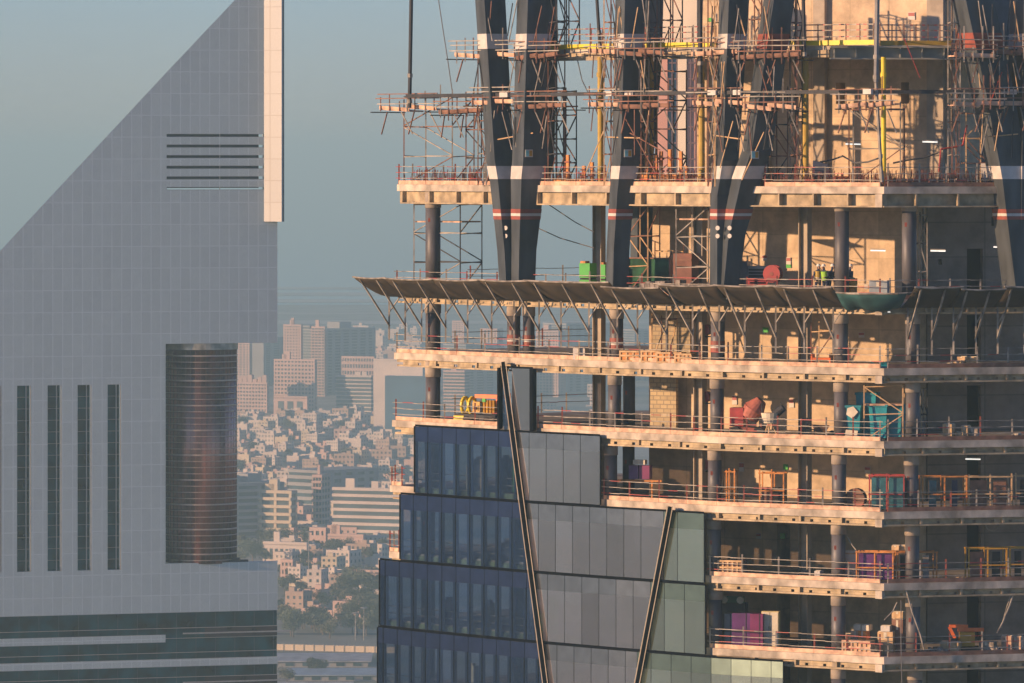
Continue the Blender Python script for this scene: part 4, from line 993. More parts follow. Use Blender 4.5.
def prop(px, py0, py1, r_, m, label, off=1.8):
    a, b = W(px, py0, E(px, off)), W(px + .3, py1, E(px, off)); b.z = ZL['A']; t = thing('steel_prop', label, 'prop', b, 'tall yellow props between the two upper decks')
    k = MB(); k.tube(a, b, r_, 12); k.build('tube', m, t); k = MB(); k.box((b.x, b.y, b.z), (r_ * 4, r_ * 4, .06)); k.build('base_plate', m, t)
    k = MB(); c = a.lerp(b, .12); k.tube(c, c - Vector((0, 0, .25)), r_ * 1.3, 12); k.build('jack_collar', m, t)
prop(600.5, 57, 182, .17, M_olive, 'leftmost thick olive yellow prop, seen against the sky'); prop(651.5, 57, 182, .11, M_yel, 'thin yellow prop left of the pink striped tower')
prop(701.5, 57, 182, .17, M_olive, 'thick olive yellow prop at the right edge of the striped tower'); prop(805.5, 58, 182, .16, M_olive, 'thick olive yellow prop alone before the sunlit core'); prop(883.5, 57, 182, .13, M_yelb, 'bright yellow square prop beside the tall grey post')
# the long tie beam across all inclined columns
xs = [407, 505, 615, 718, 840, 1045]
t = thing('tie_beam', 'long dark horizontal beam crossing in front of all inclined columns', 'beam', W(718, 94, E(718, -.9)), None)
for a, b in zip(xs, xs[1:]):
    A, B = W(a, 93.5, E(a, -.75)), W(b, 93.5, E(b, -.75)); zz = H + (YH - 93.5) * 350 / F; A.z = B.z = zz; k = MB(); k.bar(A, B, .2, .2); k.build('beam_segment', M_dark, t)
for px in (505, 528, 609, 630, 713, 738, 868, 1012):
    A, B = W(px - 4, 93.5, E(px - 4, -.9)), W(px + 4, 93.5, E(px + 4, -.9)); A.z = B.z = zz; k = MB(); k.bar(A, B, .24, .27); k.build('sleeve', M_white, t)
def rod(px0, py0, px1, py1, m, label, off=-.9, r_=.035, name='loose_tube', cat='tube'):
    k = MB(); k.tube(W(px0, py0, E(px0, off)), W(px1, py1, E(px1, off)), r_, 5); k.build(name, m, label=label, cat=cat, group='loose tubes leaning among the columns')
rod(625, 118, 655, 172, RS, 'rusty tube leaning right of the second inclined column'); rod(586, 172, 605, 128, WD, 'pale tube leaning against the leftmost yellow prop')
rod(764, 132, 742, 180, WD, 'pale tube leaning on the right leg of the middle forked column'); rod(733, 121, 720, 168, WD, 'pale tube leaning on the left leg of the middle forked column')
rod(502, 112, 512, 150, G_, 'silver tube leaning on the left leg of the first forked column'); rod(526, 128, 518, 168, WD, 'pale tube leaning on the right leg of the first forked column')
rod(495, 140, 533, 133, WD, 'nearly level pale tube across the first forked column'); rod(605, 137, 640, 138, WD, 'nearly level pale tube across the second inclined column'); rod(712, 135, 740, 139, WD, 'level pale tube across the middle forked column, left leg')
rod(630, 133, 660, 150, RS, 'rusty tube crossing before the thin yellow prop'); rod(1002, 72, 990, 104, M_red, 'red tube standing on the big leaning column platform'); rod(904, 38, 920, 78, M_red, 'thin red rope hanging before the upper core wall', r_=.025, name='red_rope')
rod(985, 137, 1018, 134, WD, 'level pale tube across the big leaning column')
def cable(pts, label, off=0, r_=.03, m=None, name='cable'):
    k = MB(); q = []
    for (a, b), (c, d) in zip(pts, pts[1:]):
        for i in range(6): q.append((a + (c - a) * i / 6, b + (d - b) * i / 6 + 0))
    q.append(pts[-1]); v_ = [W(x, y, E(max(345, x), off)) for x, y in q]
    for a, b in zip(v_, v_[1:]): k.tube(a, b, r_, 5)
    k.build(name, m or M_hose, label=label, cat='cable')
cable([(437, -10), (443, 30), (448, 62), (452, 90)], 'thin cable hanging from above in front of the sky left of the forked column', off=-1)
cable([(577, 58), (582, 80), (594, 105), (603, 128)], 'cable sagging through the sky between first and second inclined columns', off=2)
cable([(538, 228), (560, 238), (594, 248)], 'lower thin cable sagging across the sky behind the inclined columns', off=4); cable([(548, 204), (575, 222), (594, 232)], 'upper thin cable slanting across the sky below the thick slab', off=4)
cable([(820, 162), (832, 160), (843, 156), (855, 163), (868, 162), (885, 156)], 'dark hose draped on the core wall above the thick slab, left of the bright prop', off=3.5, r_=.05)
cable([(893, 163), (908, 160), (922, 158), (938, 153)], 'dark hose draped on the core wall right of the bright yellow prop', off=3.5, r_=.05)
cable([(939, 172), (941, 149), (955, 147), (963, 145), (967, 125)], 'red hose climbing beside the pale scaffold tower', off=1.2, r_=.05, m=M_red)
cable([(1014, 592), (1010, 605), (1003, 622), (997, 633)], 'bundle of pale ropes hanging at the lower right', off=.2, r_=.05, m=G_); cable([(1012, 592), (1006, 610), (1001, 628)], 'second strand of pale rope at the lower right', off=.3, r_=.035, m=G_)
cable([(906, 590), (912, 612), (920, 634), (924, 650)], 'pale rope hanging beside the round column at the lower corner', off=.1, r_=.05, m=G_); cable([(901, 600), (901, 640), (902, 690)], 'thin rope hanging straight down at the tower corner', off=-.3, r_=.03, m=M_hose)
cable([(884, 620), (893, 611), (897, 602)], 'slanting pale rope over the stacked cartons', off=.6, r_=.035, m=G_); cable([(846, 535), (852, 545), (856, 550)], 'pale stay rope beside the column above the cream board', off=1.2, r_=.035, m=G_)

# ------------------------------------------------------------ things standing on the decks
def at(px, off, lv, rz=-20): p = LB(px, off, lv); p.z += .004; return p, R(rz)
def new(name, label, cat, px, off, lv, rz=-20, grp=None):
    p, a = at(px, off, lv, rz); t = thing(name, label, cat, p, grp); t.rotation_euler = (0, 0, a); return t
def lb(t, name, m, *boxes, **kw):
    k = MB()
    for c, d in boxes: k.box(c, d)
    return k.local(name, m, t, **kw)
def crate(px, off, lv, w_, h_, label, m=M_wood, rz=-20, d_=1.0, grp='timber crates', dz=0, slats=4):
    t = new('timber_crate', label, 'crate', px, off, lv, rz, grp); t.location.z += dz; lb(t, 'panel', m, ((0, 0, .1), (w_ - .06, d_ - .06, h_ - .12))); k = MB(); r = random.Random(int(px * 3))
    for i in range(slats + 1):
        x = -w_ / 2 + w_ * i / slats; k.box((x, -d_ / 2, 0), (.09, .05, h_)); 
    for z in (.0, h_ * .48, h_ - .1): k.box((0, -d_ / 2 - .03, z), (w_ + .04, .04, .1)); k.box((-w_ / 2 - .02, 0, z), (.04, d_, .1))
    k.local('batten', M_board if m is M_wood else M_wood, t)
def carton(px, off, lv, w_, h_, label, m=M_wood, dz=0, rz=-20, grp='cartons on the lower decks', d_=.7):
    t = new('carton', label, 'box', px, off, lv, rz, grp); t.location.z += dz; lb(t, 'body', m, ((0, 0, 0), (w_, d_, h_))); lb(t, 'lid_flap', M_cream, ((0, -.02, h_), (w_ * .98, d_ * .5, .03)), ((0, -d_ / 2 - .006, h_ * .7), (w_ * .2, .01, h_ * .28)))
def rack(px0, px1, off, lv, h_, label, panel, frame=M_plast, rz=-12, gaps=0, seed=0, d_=.9, panelh=.8):
    r = random.Random(seed); pc = (px0 + px1) / 2; w_ = (px1 - px0) / 18.4; t = new('panel_rack', label, 'rack', pc, off, lv, rz, 'racks of facade panels'); n_ = max(2, round(w_ / 1.1))
    for i in range(n_ + 1):
        x = -w_ / 2 + w_ * i / n_; lb(t, 'upright', frame, ((x, -d_ / 2, 0), (.07, .07, h_ * r.uniform(.97, 1.1)))); lb(t, 'upright', frame, ((x, d_ / 2, 0), (.07, .07, h_)))
    for y_, z_ in ((-d_ / 2 - .05, h_ - .08), (d_ / 2 + .05, h_ - .08), (-d_ / 2 - .05, h_ * .45)): lb(t, 'rail', frame, ((0, y_, z_), (w_ + .12, .05, .07)))
    if panel is not None:
        for i in range(n_):
            x = -w_ / 2 + w_ * (i + .5) / n_; ww = w_ / n_ * (.86 if not gaps else r.uniform(.25, .8)); m_ = panel if not isinstance(panel, (list, tuple)) else panel[r.randrange(len(panel))]
            lb(t, 'panel', m_, ((x, -.15, .12), (ww, .05, h_ * panelh)), ((x + .05, .1, .12), (ww, .05, h_ * panelh * .94)))
def pallet_stack(px, off, lv, label, n_=2, w_=1.2):
    t = new('pallet', label, 'pallet', px, off, lv, -18, 'pallets'); 
    for j in range(n_): lb(t, 'pallet_boards', M_wood, *[((x * w_ / 5, 0, j * .17), (.12, 1.0, .03)) for x in (-2.3, -1.1, 0, 1.1, 2.3)], *[((0, y, j * .17 + .035), (w_, .09, .1)) for y in (-.45, 0, .45)])
def lamp(px, py, off, label, w_=.95):
    A, B = W(px - 7.5, py, E(px, off)), W(px + 7.5, py + .3, E(px, off)); t = thing('tube_lamp', label, 'lamp', A, 'fluorescent tube lamps'); k = MB(); k.tube(A, B, .035, 8); k.build('tube', M_lamp, t)
    k = MB(); k.bar(A + Vector((0, .03, .08)), B + Vector((0, .03, .08)), .1, .04); k.build('housing', M_white, t)
lamp(878, 250.5, 5.5, 'lit tube lamp on the core left of the two-core gap, above the nets'); lamp(938, 250.8, 7, 'lit tube lamp just right of the gap between the cores'); lamp(1001, 247, 7, 'lit tube lamp near the door on the right core')
lamp(930, 141.8, 5, 'lit tube lamp on the upper core beside the big leaning column'); lamp(853, 144, 6, 'lit tube lamp on the upper core left of the grey post'); lamp(887, 312, 4, 'lit tube lamp under the netted deck near the corner'); lamp(988, 310, 6, 'lit tube lamp under the netted deck at the right')
lamp(973, 459, 6, 'lit tube lamp under the deck of cartons, above the door')
# signs on the core
def sign(px, py, w_, h_, m, label, off=None):
    Y = (E(px) + 7) ; a = (px - 512) / F; A_, B_ = (CA, CB) if py > 190 else (UA, UB)
    u = upx(A_, B_, px); d = Vector((B_[0] - A_[0], B_[1] - A_[1], 0)).normalized(); n = Vector((d.y, -d.x, 0)); c = Vector((A_[0], A_[1], 0)) + d * u + n * (.05 if off is None else off); z = H - (py - YH) * c.y / F
    t = thing('wall_sign', label, 'sign', (c.x, c.y, z), 'small site signs'); t.rotation_euler = (0, 0, math.atan2(d.y, d.x)); lb(t, 'board', M_white if m is M_red else m, ((0, 0, -h_ / 2), (w_, .03, h_))); lb(t, 'band', m, ((0, -.022, 0), (w_ * .9, .012, h_ * .42)))
sign(912, 16, .42, .42, M_red, 'white sign with red band high on the upper core'); sign(932, 14.5, .3, .4, M_red, 'small red sign left of the blue notice on the upper core'); sign(940, 14, .45, .42, mat('pale blue notice', (.25, .6, .62)), 'pale blue notice high on the upper core')
sign(710, 20, .3, .25, M_green, 'small green exit sign on the upper core'); sign(715, 17.5, .22, .45, M_white, 'narrow white notice beside the green sign')
sign(765, 258, .32, .3, M_red, 'red sign on the core above the grey generator'); sign(789, 261, .28, .4, M_red, 'red sign above the hose drum'); sign(789, 266, .3, .2, M_green, 'green strip sign under the red one near the hose drum')
for px, py, wh in ((766, 330, 'first deck below the nets'), (862, 335, 'first deck below the nets, right bay')): sign(px, py, .35, .28, M_green if px < 800 else M_red, 'small coloured sign on the core, ' + wh)
sign(735, 400, .3, .5, M_red, 'red and white sign above the red mixer'); sign(792, 403, .3, .5, M_red, 'red and white sign right of the mixer'); sign(742, 467, .3, .5, M_red, 'dim red sign two decks under the mixer'); sign(868, 470, .35, .35, M_red, 'red sign above the dark glass rack'); sign(786, 467, .28, .3, M_green, 'dim green sign above the orange framed racks')
sign(759, 536, .3, .3, M_red, 'dim red sign over the timber frame crate'); sign(783, 536, .3, .3, M_green, 'dim green sign over the dark doorway')
# top of the thick slab (A)
k = MB(); r = random.Random(9); 
for i in range(1700):
    px = r.uniform(400, 1040); p = out(px, -r.uniform(.35, 1.6), ZL['A']); h_ = r.uniform(.25, .95); k.bar(p, p + Vector((r.uniform(-.05, .05), 0, h_)), .028)
k.build('starter_bars', mat('rusty rebar', (.22, .07, .045), .8, var=.3, scale=2), tower, kind='stuff')
def formwork(px, off, h_, label, m=M_plast, lv='A'):
    t = new('formwork_post', label, 'formwork', px, off, lv, -30, 'orange formwork posts on the thick slab'); lb(t, 'post', m, ((0, 0, 0), (.17, .17, h_))); lb(t, 'clamp', M_redox, ((0, -.02, h_ * .4), (.34, .26, .1)), ((0, -.02, h_ * .75), (.3, .26, .08)))
M_orw = mat('orange stained timber', (.62, .25, .06), .7, var=.2, scale=3)
for i, (px, h_) in enumerate(((568, 1.7), (584, 1.1), (592, 1.3), (647, 2.1), (656, 1.7), (661, 1.9), (670, 2.0), (681, 1.9), (641, 1.2), (686, 1.1))):
    formwork(px, 1.1 + (i % 3) * .4, h_, ('tallest ' if h_ >= 2.1 else 'tall ' if h_ > 1.6 else 'short ') + 'orange formwork post, ' + {568: 'right beside the first forked column', 584: 'halfway between the two left inclined columns', 592: 'just left of the leftmost yellow prop', 647: 'touching the thin yellow prop on its left', 656: 'just right of the thin yellow prop', 661: 'third of the cluster before the striped tower', 670: 'in the middle before the striped tower', 681: 'right of the middle one before the striped tower', 641: 'close to the second inclined column', 686: 'rightmost before the striped tower'}[px], M_orw)
def bundle(px, off, lv, w_, label, m, n_=6, h_=.12, rz=-25, name='timber_bundle', cat='timber', grp='bundles of timber and bars'):
    t = new(name, label, cat, px, off, lv, rz, grp); r = random.Random(int(px)); 
    k = MB()
    for i in range(n_): k.box((r.uniform(-.15, .15), (i % 3 - 1) * .16, (i // 3) * h_), (w_ * r.uniform(.8, 1), .14, h_ * .9))
    k.local('planks', m, t); lb(t, 'bearer', M_boardd, ((-w_ * .3, 0, -.02), (.1, .6, .03)), ((w_ * .3, 0, -.02), (.1, .6, .03)))
bundle(506, 1.2, 'A', 3.2, 'brown planks stacked at the foot of the first forked column', M_board); bundle(575, 1.4, 'A', 2.6, 'orange timber piled between the first two inclined columns', M_orw, 9); bundle(664, 1.6, 'A', 4, 'orange timber piled below the thin yellow prop', M_orw, 12, .16)
bundle(760, 1.5, 'A', 3, 'red oxide bars stacked beside the middle forked column', M_redox, 9); bundle(905, 1.6, 'A', 3.4, 'dark red bars stacked beneath the grey post scaffold', M_redox, 9, .15); bundle(950, 1.4, 'A', 2.4, 'brown planks near the red hose', M_board, 9, .15)
def tank(px, off, lv, label, m=M_plast, l_=.8, r_=.26, name='fuel_canister', cat='canister'):
    t = new(name, label, cat, px, off, lv, -15); k = MB(); k.tube((-l_ / 2, 0, r_ + .05), (l_ / 2, 0, r_ + .05), r_, 14); k.local('tank', m, t, smooth=False); lb(t, 'cradle', M_dark, ((-l_ * .3, 0, 0), (.08, r_ * 1.7, .12)), ((l_ * .3, 0, 0), (.08, r_ * 1.7, .12))); k = MB(); k.tube((0, 0, 2 * r_ + .04), (0, 0, 2 * r_ + .14), .06, 8); k.local('cap', M_dark, t)
tank(842, 1.6, 'A', 'bright orange canister lying on the thick slab left of the grey post'); 
t = new('sheeted_box', 'white sheeted box at the foot of the big leaning column on the thick slab', 'box', 1004, .9, 'A', -10); lb(t, 'sheet', M_white, ((-.55, 0, 0), (1.3, .8, 1.25)), ((.62, 0, 0), (.9, .8, .95))); lb(t, 'sheet_fold', mat('pale blue sheet', (.55, .68, .75)), ((1.3, .05, 0), (.35, .7, 1.5)), ((-.3, -.42, .5), (.04, .03, .7)))
t = new('toolbox', 'dark blue slanting toolbox before the core on the thick slab', 'box', 822, 1.7, 'A', -10); k = MB(); k.slabface([(-.5, -.3, .5), (.5, -.3, .5), (.35, -.3, 1.2), (-.45, -.3, 1.4)], (0, 1, 0), .6); k.local('body', M_navy, t); lb(t, 'leg', M_dark, ((-.4, 0, 0), (.06, .5, .5)), ((.4, 0, 0), (.06, .5, .5)))
# netted deck (B)
t = new('generator', 'grey generator box with dark grille left of the red hose drum', 'generator', 751, 1.8, 'B', -15); lb(t, 'cabinet', M_greyb, ((-.5, 0, .25), (.75, .9, 1.7)), ((.45, 0, .25), (1.1, .9, 1.45))); lb(t, 'grille', M_black, *[((.45, -.46, .6 + i * .17), (.95, .03, .1)) for i in range(6)]); lb(t, 'skid', M_dark, ((-.4, 0, 0), (.12, 1, .24)), ((.7, 0, 0), (.12, 1, .24)))
def drum(px, off, lv, label, rr=.42, z=1.0, m=M_red):
    t = new('hose_drum', label, 'hose reel', px, off, lv, -20); k = MB(); k.tube((0, -.28, z), (0, -.2, z), rr, 20); k.tube((0, .2, z), (0, .28, z), rr, 20); k.local('flange', m, t); k = MB(); k.tube((0, -.195, z), (0, .195, z), rr * .8, 16); k.local('hose_coil', M_hose, t); k = MB(); k.tube((0, -.30, z), (0, -.285, z), rr * .22, 12); k.local('hub', M_redox, t)
    k = MB(); k.box((0, 0, z - rr - .1), (.5, .5, .06)); k.box((0, .2, 0), (.08, .08, z)); k.local('stand', M_dark, t)
drum(773, 1.2, 'B', 'big red hose drum on the netted deck beside the generator', .48, 1.3)
drum(706, 6.5, 'C', 'red hose reel behind the round column below the nets', .3, 1.7, M_red); drum(706, 6.5, 'D', 'red hose reel behind the round column left of the mixer', .3, 1.9); drum(705.5, 6.5, 'E', 'dim red hose reel behind the round column two decks lower', .3, 1.9)
t = new('plastic_barrier', 'red plastic barrier standing before the generator', 'barrier', 758, .9, 'B', -15); lb(t, 'panel', M_red, ((0, 0, .45), (1.3, .12, .3)), ((0, 0, .85), (1.3, .12, .16))); lb(t, 'foot', M_dark, ((-.5, 0, 0), (.2, .5, .08)), ((.5, 0, 0), (.2, .5, .08))); lb(t, 'leg', M_red, ((-.5, 0, .08), (.1, .1, .8)), ((.5, 0, .08), (.1, .1, .8)))
def gcr(px, w_, h_, label):
    t = new('plastic_crate', label, 'crate', px, 1.0, 'B', -30, 'bright green crates on the netted deck'); lb(t, 'body', M_green, ((0, 0, 0), (w_, .8, h_ * .46)), ((0, 0, h_ * .52), (w_ * .97, .8, h_ * .46))); lb(t, 'rim', M_black, ((0, 0, h_ * .465), (w_ * .9, .7, h_ * .05))); lb(t, 'contents', M_orw, ((-w_ * .2, -.1, h_ * .98), (w_ * .45, .5, .12)))
gcr(588, .68, 1.75, 'bright green stack of crates left of the sandy steel post, against the sky'); gcr(606.5, .3, 1.7, 'narrow bright green crate stack right of the sandy steel post')
t = new('mesh_screen', 'dark green mesh screen hung on a frame left of the silver scaffold', 'screen', 648, 3.2, 'B', -25); lb(t, 'mesh', mat('dark green mesh', (.02, .10, .045), .9, var=.3), ((0, 0, .5), (2.6, .05, 1.5))); lb(t, 'frame', M_rust, ((-1.3, 0, 0), (.07, .08, 2.1)), ((0, -.05, 0), (.06, .06, 2.1)), ((1.3, 0, 0), (.07, .08, 2.1)), ((0, -.06, 1.98), (2.6, .05, .07)))
t = new('plywood_box', 'reddish brown plywood box beside the silver scaffold, above the nets', 'box', 686, 4.0, 'B', -25); lb(t, 'body', mat('red brown plywood', (.22, .10, .07), .8), ((0, 0, 0), (1.1, 1, 2.3))); lb(t, 'batten', M_boardd, ((0, -.53, .2), (1.1, .05, .1)), ((0, -.53, 1.9), (1.1, .05, .1)))
t = new('block_pallet', 'pallet of small stone blocks under film on the netted deck', 'pallet', 664, 1.0, 'B', -25); lb(t, 'base', M_wood, ((0, 0, 0), (2.4, 1, .14))); r = random.Random(3); lb(t, 'blocks', M_dirt, *[((-1.1 + .3 * i, 0, .15), (.27, .9, .45 + r.uniform(0, .35))) for i in range(8)])
for px, w_, h_, lab in ((868, 1.0, .8, 'pale timber crate just left of the tower corner on the netted deck'), (880, 1.0, 1.0, 'grey blue box at the tower corner on the netted deck')): carton(px, 1.0, 'B', w_, h_, lab, M_wood if px < 875 else mat('grey blue board', (.3, .36, .40)))
bundle(925, .9, 'B', 2.4, 'loose planks heaped above the nets right of the corner', M_wood, 6); bundle(944, .9, 'B', 1.4, 'orange tubes heaped above the nets', M_orw, 6); bundle(982, 1.0, 'B', 3.2, 'dusty debris pile by the doorway above the nets', M_boardd, 8)
t = new('yellow_cabinet', 'olive yellow cabinet right of the corner column behind the third worker', 'cabinet', 851, 1.6, 'B', -15); lb(t, 'body', M_olive, ((0, 0, .1), (.6, .5, 1.0))); lb(t, 'door', M_yel, ((0, -.262, .18), (.5, .02, .84))); lb(t, 'foot', M_dark, ((-.22, 0, 0), (.08, .4, .09)), ((.22, 0, 0), (.08, .4, .09)))
# first deck below nets (C)
for i, (px, w_, h_) in enumerate(((636, 1.5, .62), (654, 1.1, .66), (672, 1.4, .60), (686, .9, .55))): crate(px, .9, 'C', w_, h_, ('leftmost', 'second', 'third', 'rightmost')[i] + ' orange timber crate in the row below the nets', M_orw, grp='orange crates in a row below the nets')
carton(581, .8, 'C', .7, .65, 'white sack bundle with yellow top on the deck below the nets', M_white); bundle(712, 2, 'C', 2.5, 'timber stack behind the round column below the nets', M_wood)
t = new('jack_frame', 'low orange frame on wheels left of the round column', 'trolley', 822, 1.4, 'C', -15); lb(t, 'frame', M_plast, ((0, -.3, .35), (1.1, .08, .12)), ((0, .3, .35), (1.1, .08, .12)), ((-.5, 0, .1), (.08, .7, .6)), ((.5, 0, .1), (.08, .7, .6))); [(lambda k: (k.tube((x, y - .05, .1), (x, y + .05, .1), .1, 10), k.local('wheel', M_black, t)))(MB()) for x in (-.45, .45) for y in (-.32, .32)]
bundle(759, 1.2, 'C', 3.2, 'long dark plank bundle behind the rail below the nets', M_boardd, 6, .1)
t = new('tarpaulin_heap', 'teal tarpaulin heap near the tower corner below the nets', 'tarpaulin', 879, 1.3, 'C', -10); k = MB(); vs = []; r = random.Random(2)
for j in range(6):
    for i in range(10): e = math.sin(math.pi * i / 9) * math.sin(math.pi * j / 5); vs.append((-1.1 + 2.2 * i / 9, -.5 + j * .2, .02 + e * (.25 + .12 * math.sin(i * 2 + j))))
k.add(vs, [(j * 10 + i, j * 10 + i + 1, j * 10 + i + 11, j * 10 + i + 10) for j in range(5) for i in range(9)]); o = k.local('sheet', M_teal, t, smooth=True); md = o.modifiers.new('t', 'SOLIDIFY'); md.thickness = .04
for px, w_, h_, dz, lab in ((946, .75, .22, 0, 'low timber stack on the shaded deck below the nets'), (958, .7, .36, 0, 'taller timber stack left of the dark doorway'), (963, .5, .2, .37, 'small timber offcut on top of the taller stack'), (973, .5, .3, .25, 'pale timber block beside the doorway')): carton(px, 1.0, 'C', w_, h_, lab, M_wood, dz)
# deck D: machine, mixer, skips
t = new('yellow_machine', 'yellow concrete machine with rolled hoses on the prow deck left of the tall glass panel', 'machine', 478, 2.2, 'D', -35); lb(t, 'chassis', M_dark, ((.4, 0, .35), (2.3, .9, .2)), ((-1.0, 0, .45), (.7, .8, .1))); lb(t, 'bumper', M_yelb, ((-1.0, -.1, .2), (.7, .8, .24))); lb(t, 'engine_cover', M_yel, ((.15, 0, .65), (.5, .8, .6)), ((.15, -.42, .75), (.3, .04, .3))); lb(t, 'vent', M_black, ((.15, -.45, .8), (.22, .02, .18)), ((.52, -.1, .7), (.12, .7, .5))); k = MB(); [k.tube((.7 + .22 * i, -.35, .6), (.7 + .22 * i, -.35, 1.35), .09, 8) for i in range(4)]; k.local('cylinder_row', M_yel, t); lb(t, 'rear_box', M_orw, ((1.1, .15, .6), (1.0, .4, .7)))
k = MB(); 
for x in (-.9, -.4): 
    for a in range(14): a0, a1 = a * .449, (a + 1) * .449; k.tube((x, math.cos(a0) * .35, 1.0 + math.sin(a0) * .45), (x, math.cos(a1) * .35, 1.0 + math.sin(a1) * .45), .11, 6)
k.local('hose_roll', M_yelb, t); lb(t, 'boom', M_plast, ((.9, -.1, 1.45), (1.9, .3, .22)), ((1.5, 0, 1.1), (.3, .3, .4))); [(lambda k: (k.tube((x, y - .08, .22), (x, y + .08, .22), .22, 12), k.local('wheel', M_black, t)))(MB()) for x in (-.5, .9, 1.3) for y in (-.42, .42)]; lb(t, 'green_case', M_green, ((.75, -.45, 1.25), (.22, .1, .2)))
t = new('concrete_mixer', 'red concrete mixer with tilted drum on the deck below the first lit core bays', 'mixer', 748, 1.7, 'D', -15); lb(t, 'hopper', M_red, ((-.55, 0, .55), (.75, .8, 1.0))); lb(t, 'frame', M_redox, ((0, -.4, .3), (1.9, .08, .2)), ((0, .4, .3), (1.9, .08, .2)), ((.8, 0, .2), (.1, .8, .5)))
k = MB(); k.tube((.05, 0, 1.0), (.35, 0, 1.45), .5, 18, .6); k.tube((.351, 0, 1.451), (.75, 0, 1.95), .6, 18, .3); k.local('drum', mat('dusty red drum', (.42, .13, .09), .7, var=.2, scale=3), t); [(lambda k: (k.tube((x, y - .07, .28), (x, y + .07, .28), .28, 12), k.local('wheel', M_black, t)))(MB()) for x in (-.6, .7) for y in (-.5, .5)]; lb(t, 'motor', M_dark, ((.9, 0, .5), (.45, .6, .55)))
t = new('plaster_pump', 'dusty beige pump on a tripod right of the red mixer', 'pump', 770, 1.6, 'D', -15); k = MB(); [k.tube((0, 0, 1.0), (math.cos(a) * .45, math.sin(a) * .35, 0), .05, 6) for a in (.5, 2.6, 4.7)]; k.local('tripod_leg', M_wood, t); k = MB(); k.tube((0, 0, .75), (0, 0, 1.3), .38, 14, .5); k.local('bowl', M_cream, t); k = MB(); k.tube((.25, 0, 1.2), (.75, 0, 1.6), .24, 12, .2); k.local('motor', M_dark, t); lb(t, 'handle', M_dark, ((-.45, 0, 1.3), (.06, .06, .5)), ((.62, -.1, 1.5), (.05, .05, .4)))
t = new('wheelbarrow', 'dark wheelbarrow left of the round column by the teal skips', 'wheelbarrow', 821, 1.6, 'D', 0); k = MB(); k.add([(-.5, -.3, .75), (.45, -.3, .7), (.45, .3, .7), (-.5, .3, .75), (-.3, -.18, .35), (.25, -.18, .35), (.25, .18, .35), (-.3, .18, .35)], [(0, 1, 5, 4), (1, 2, 6, 5), (2, 3, 7, 6), (3, 0, 4, 7), (4, 5, 6, 7), (3, 2, 1, 0)]); k.local('tray', M_boardd, t); k = MB(); k.tube((.6, -.05, .22), (.6, .05, .22), .22, 14); k.local('wheel', M_black, t); k = MB(); [(k.tube((.6, y * .3, .22), (-.9, y, .6), .03, 6), k.tube((-.35, y, .5), (-.4, y, 0), .03, 6)) for y in (-.26, .26)]; k.local('handle', M_dark, t)
def skip(px, off, w_, h_, label):
    t = new('plastic_skip', label, 'skip', px, off, 'D', -15, 'teal skips near the tower corner'); k = MB(); a, b, d_ = w_ / 2, w_ / 2 * .8, .6
    k.add([(-b, -d_ * .8, .12), (b, -d_ * .8, .12), (b, d_ * .8, .12), (-b, d_ * .8, .12), (-a, -d_, h_), (a, -d_, h_), (a, d_, h_), (-a, d_, h_)], [(3, 2, 1, 0), (4, 5, 6, 7), (0, 1, 5, 4), (1, 2, 6, 5), (2, 3, 7, 6), (3, 0, 4, 7)]); k.local('tub', M_teal, t); lb(t, 'rim', mat('dark teal', (.01, .22, .27), .6), ((0, -d_ - .02, h_ - .12), (w_ + .08, .06, .12)), ((-w_ / 2 - .02, 0, h_ - .12), (.06, d_ * 2, .12))); lb(t, 'skid', M_dark, ((-b * .7, 0, 0), (.15, 1, .12)), ((b * .7, 0, 0), (.15, 1, .12)))
    return t
t = skip(854, 1.6, .95, 1.85, 'tall teal skip with a pale bag on top right of the round column'); k = MB(); k.slabface([(-.28, -.68, 1.35), (.05, -.7, 1.15), (.36, -.68, 1.5), (.1, -.66, 1.8), (-.22, -.66, 1.7)], (0, 1, 0), .05); k.slabface([(-.35, -.7, .15), (.3, -.7, .12), (.36, -.7, .5), (-.3, -.7, .55)], (0, 1, 0), .05); k.local('pale_bag', M_cream, t)
skip(868, 2.8, 1.1, 2.5, 'taller teal skip behind the mobile scaffold, left'); skip(880, 2.2, 1.0, 1.9, 'middle teal skip behind the mobile scaffold'); skip(894, 2.4, 1.1, 1.9, 'rightmost teal skip at the tower corner')
for px, w_, h_, dz, lab in ((949, .5, .85, 0, 'orange carton with rounded top on the shaded deck'), (961, .4, .4, 0, 'small pale carton between two others'), (966, .35, .75, 0, 'tall pale carton right of the small one'), (974, .6, .6, 0, 'wide grey carton before the dark door'), (1017, .3, .3, 0, 'small orange box far right on the shaded deck')): carton(px, 1.2, 'D', w_, h_, lab, M_wood if px < 970 else M_dirt, dz)
# deck E: racks
rack(725, 736, 1.8, 'E', 1.85, 'narrow orange topped rack with timber uprights, leftmost of its deck', None, M_orw, seed=1); rack(761, 785, 1.8, 'E', 1.85, 'orange topped rack with three timber uprights and dark goods', [M_boardd, M_black], M_orw, seed=2, panelh=.5)
rack(871, 905, 1.3, 'E', 1.95, 'red framed rack of stacked blue glass at the tower corner', M_glassstack, M_red, seed=3, panelh=.85); rack(921, 965, 1.2, 'E', 1.85, 'long rack of dark upright panels on the shaded deck, left half', [M_glassstack, M_black, M_navy, M_galv], M_orw, gaps=1, seed=4, rz=8); rack(967, 1010, 1.3, 'E', 1.8, 'long rack of dark upright panels on the shaded deck, right half', [M_glassstack, M_black, M_boardd], M_wood, gaps=1, seed=5, rz=8)
rack(1014, 1050, 1.3, 'E', 1.8, 'last rack at the right edge of the picture, third deck from below', [M_black, M_galv], M_wood, gaps=1, seed=6, rz=8)
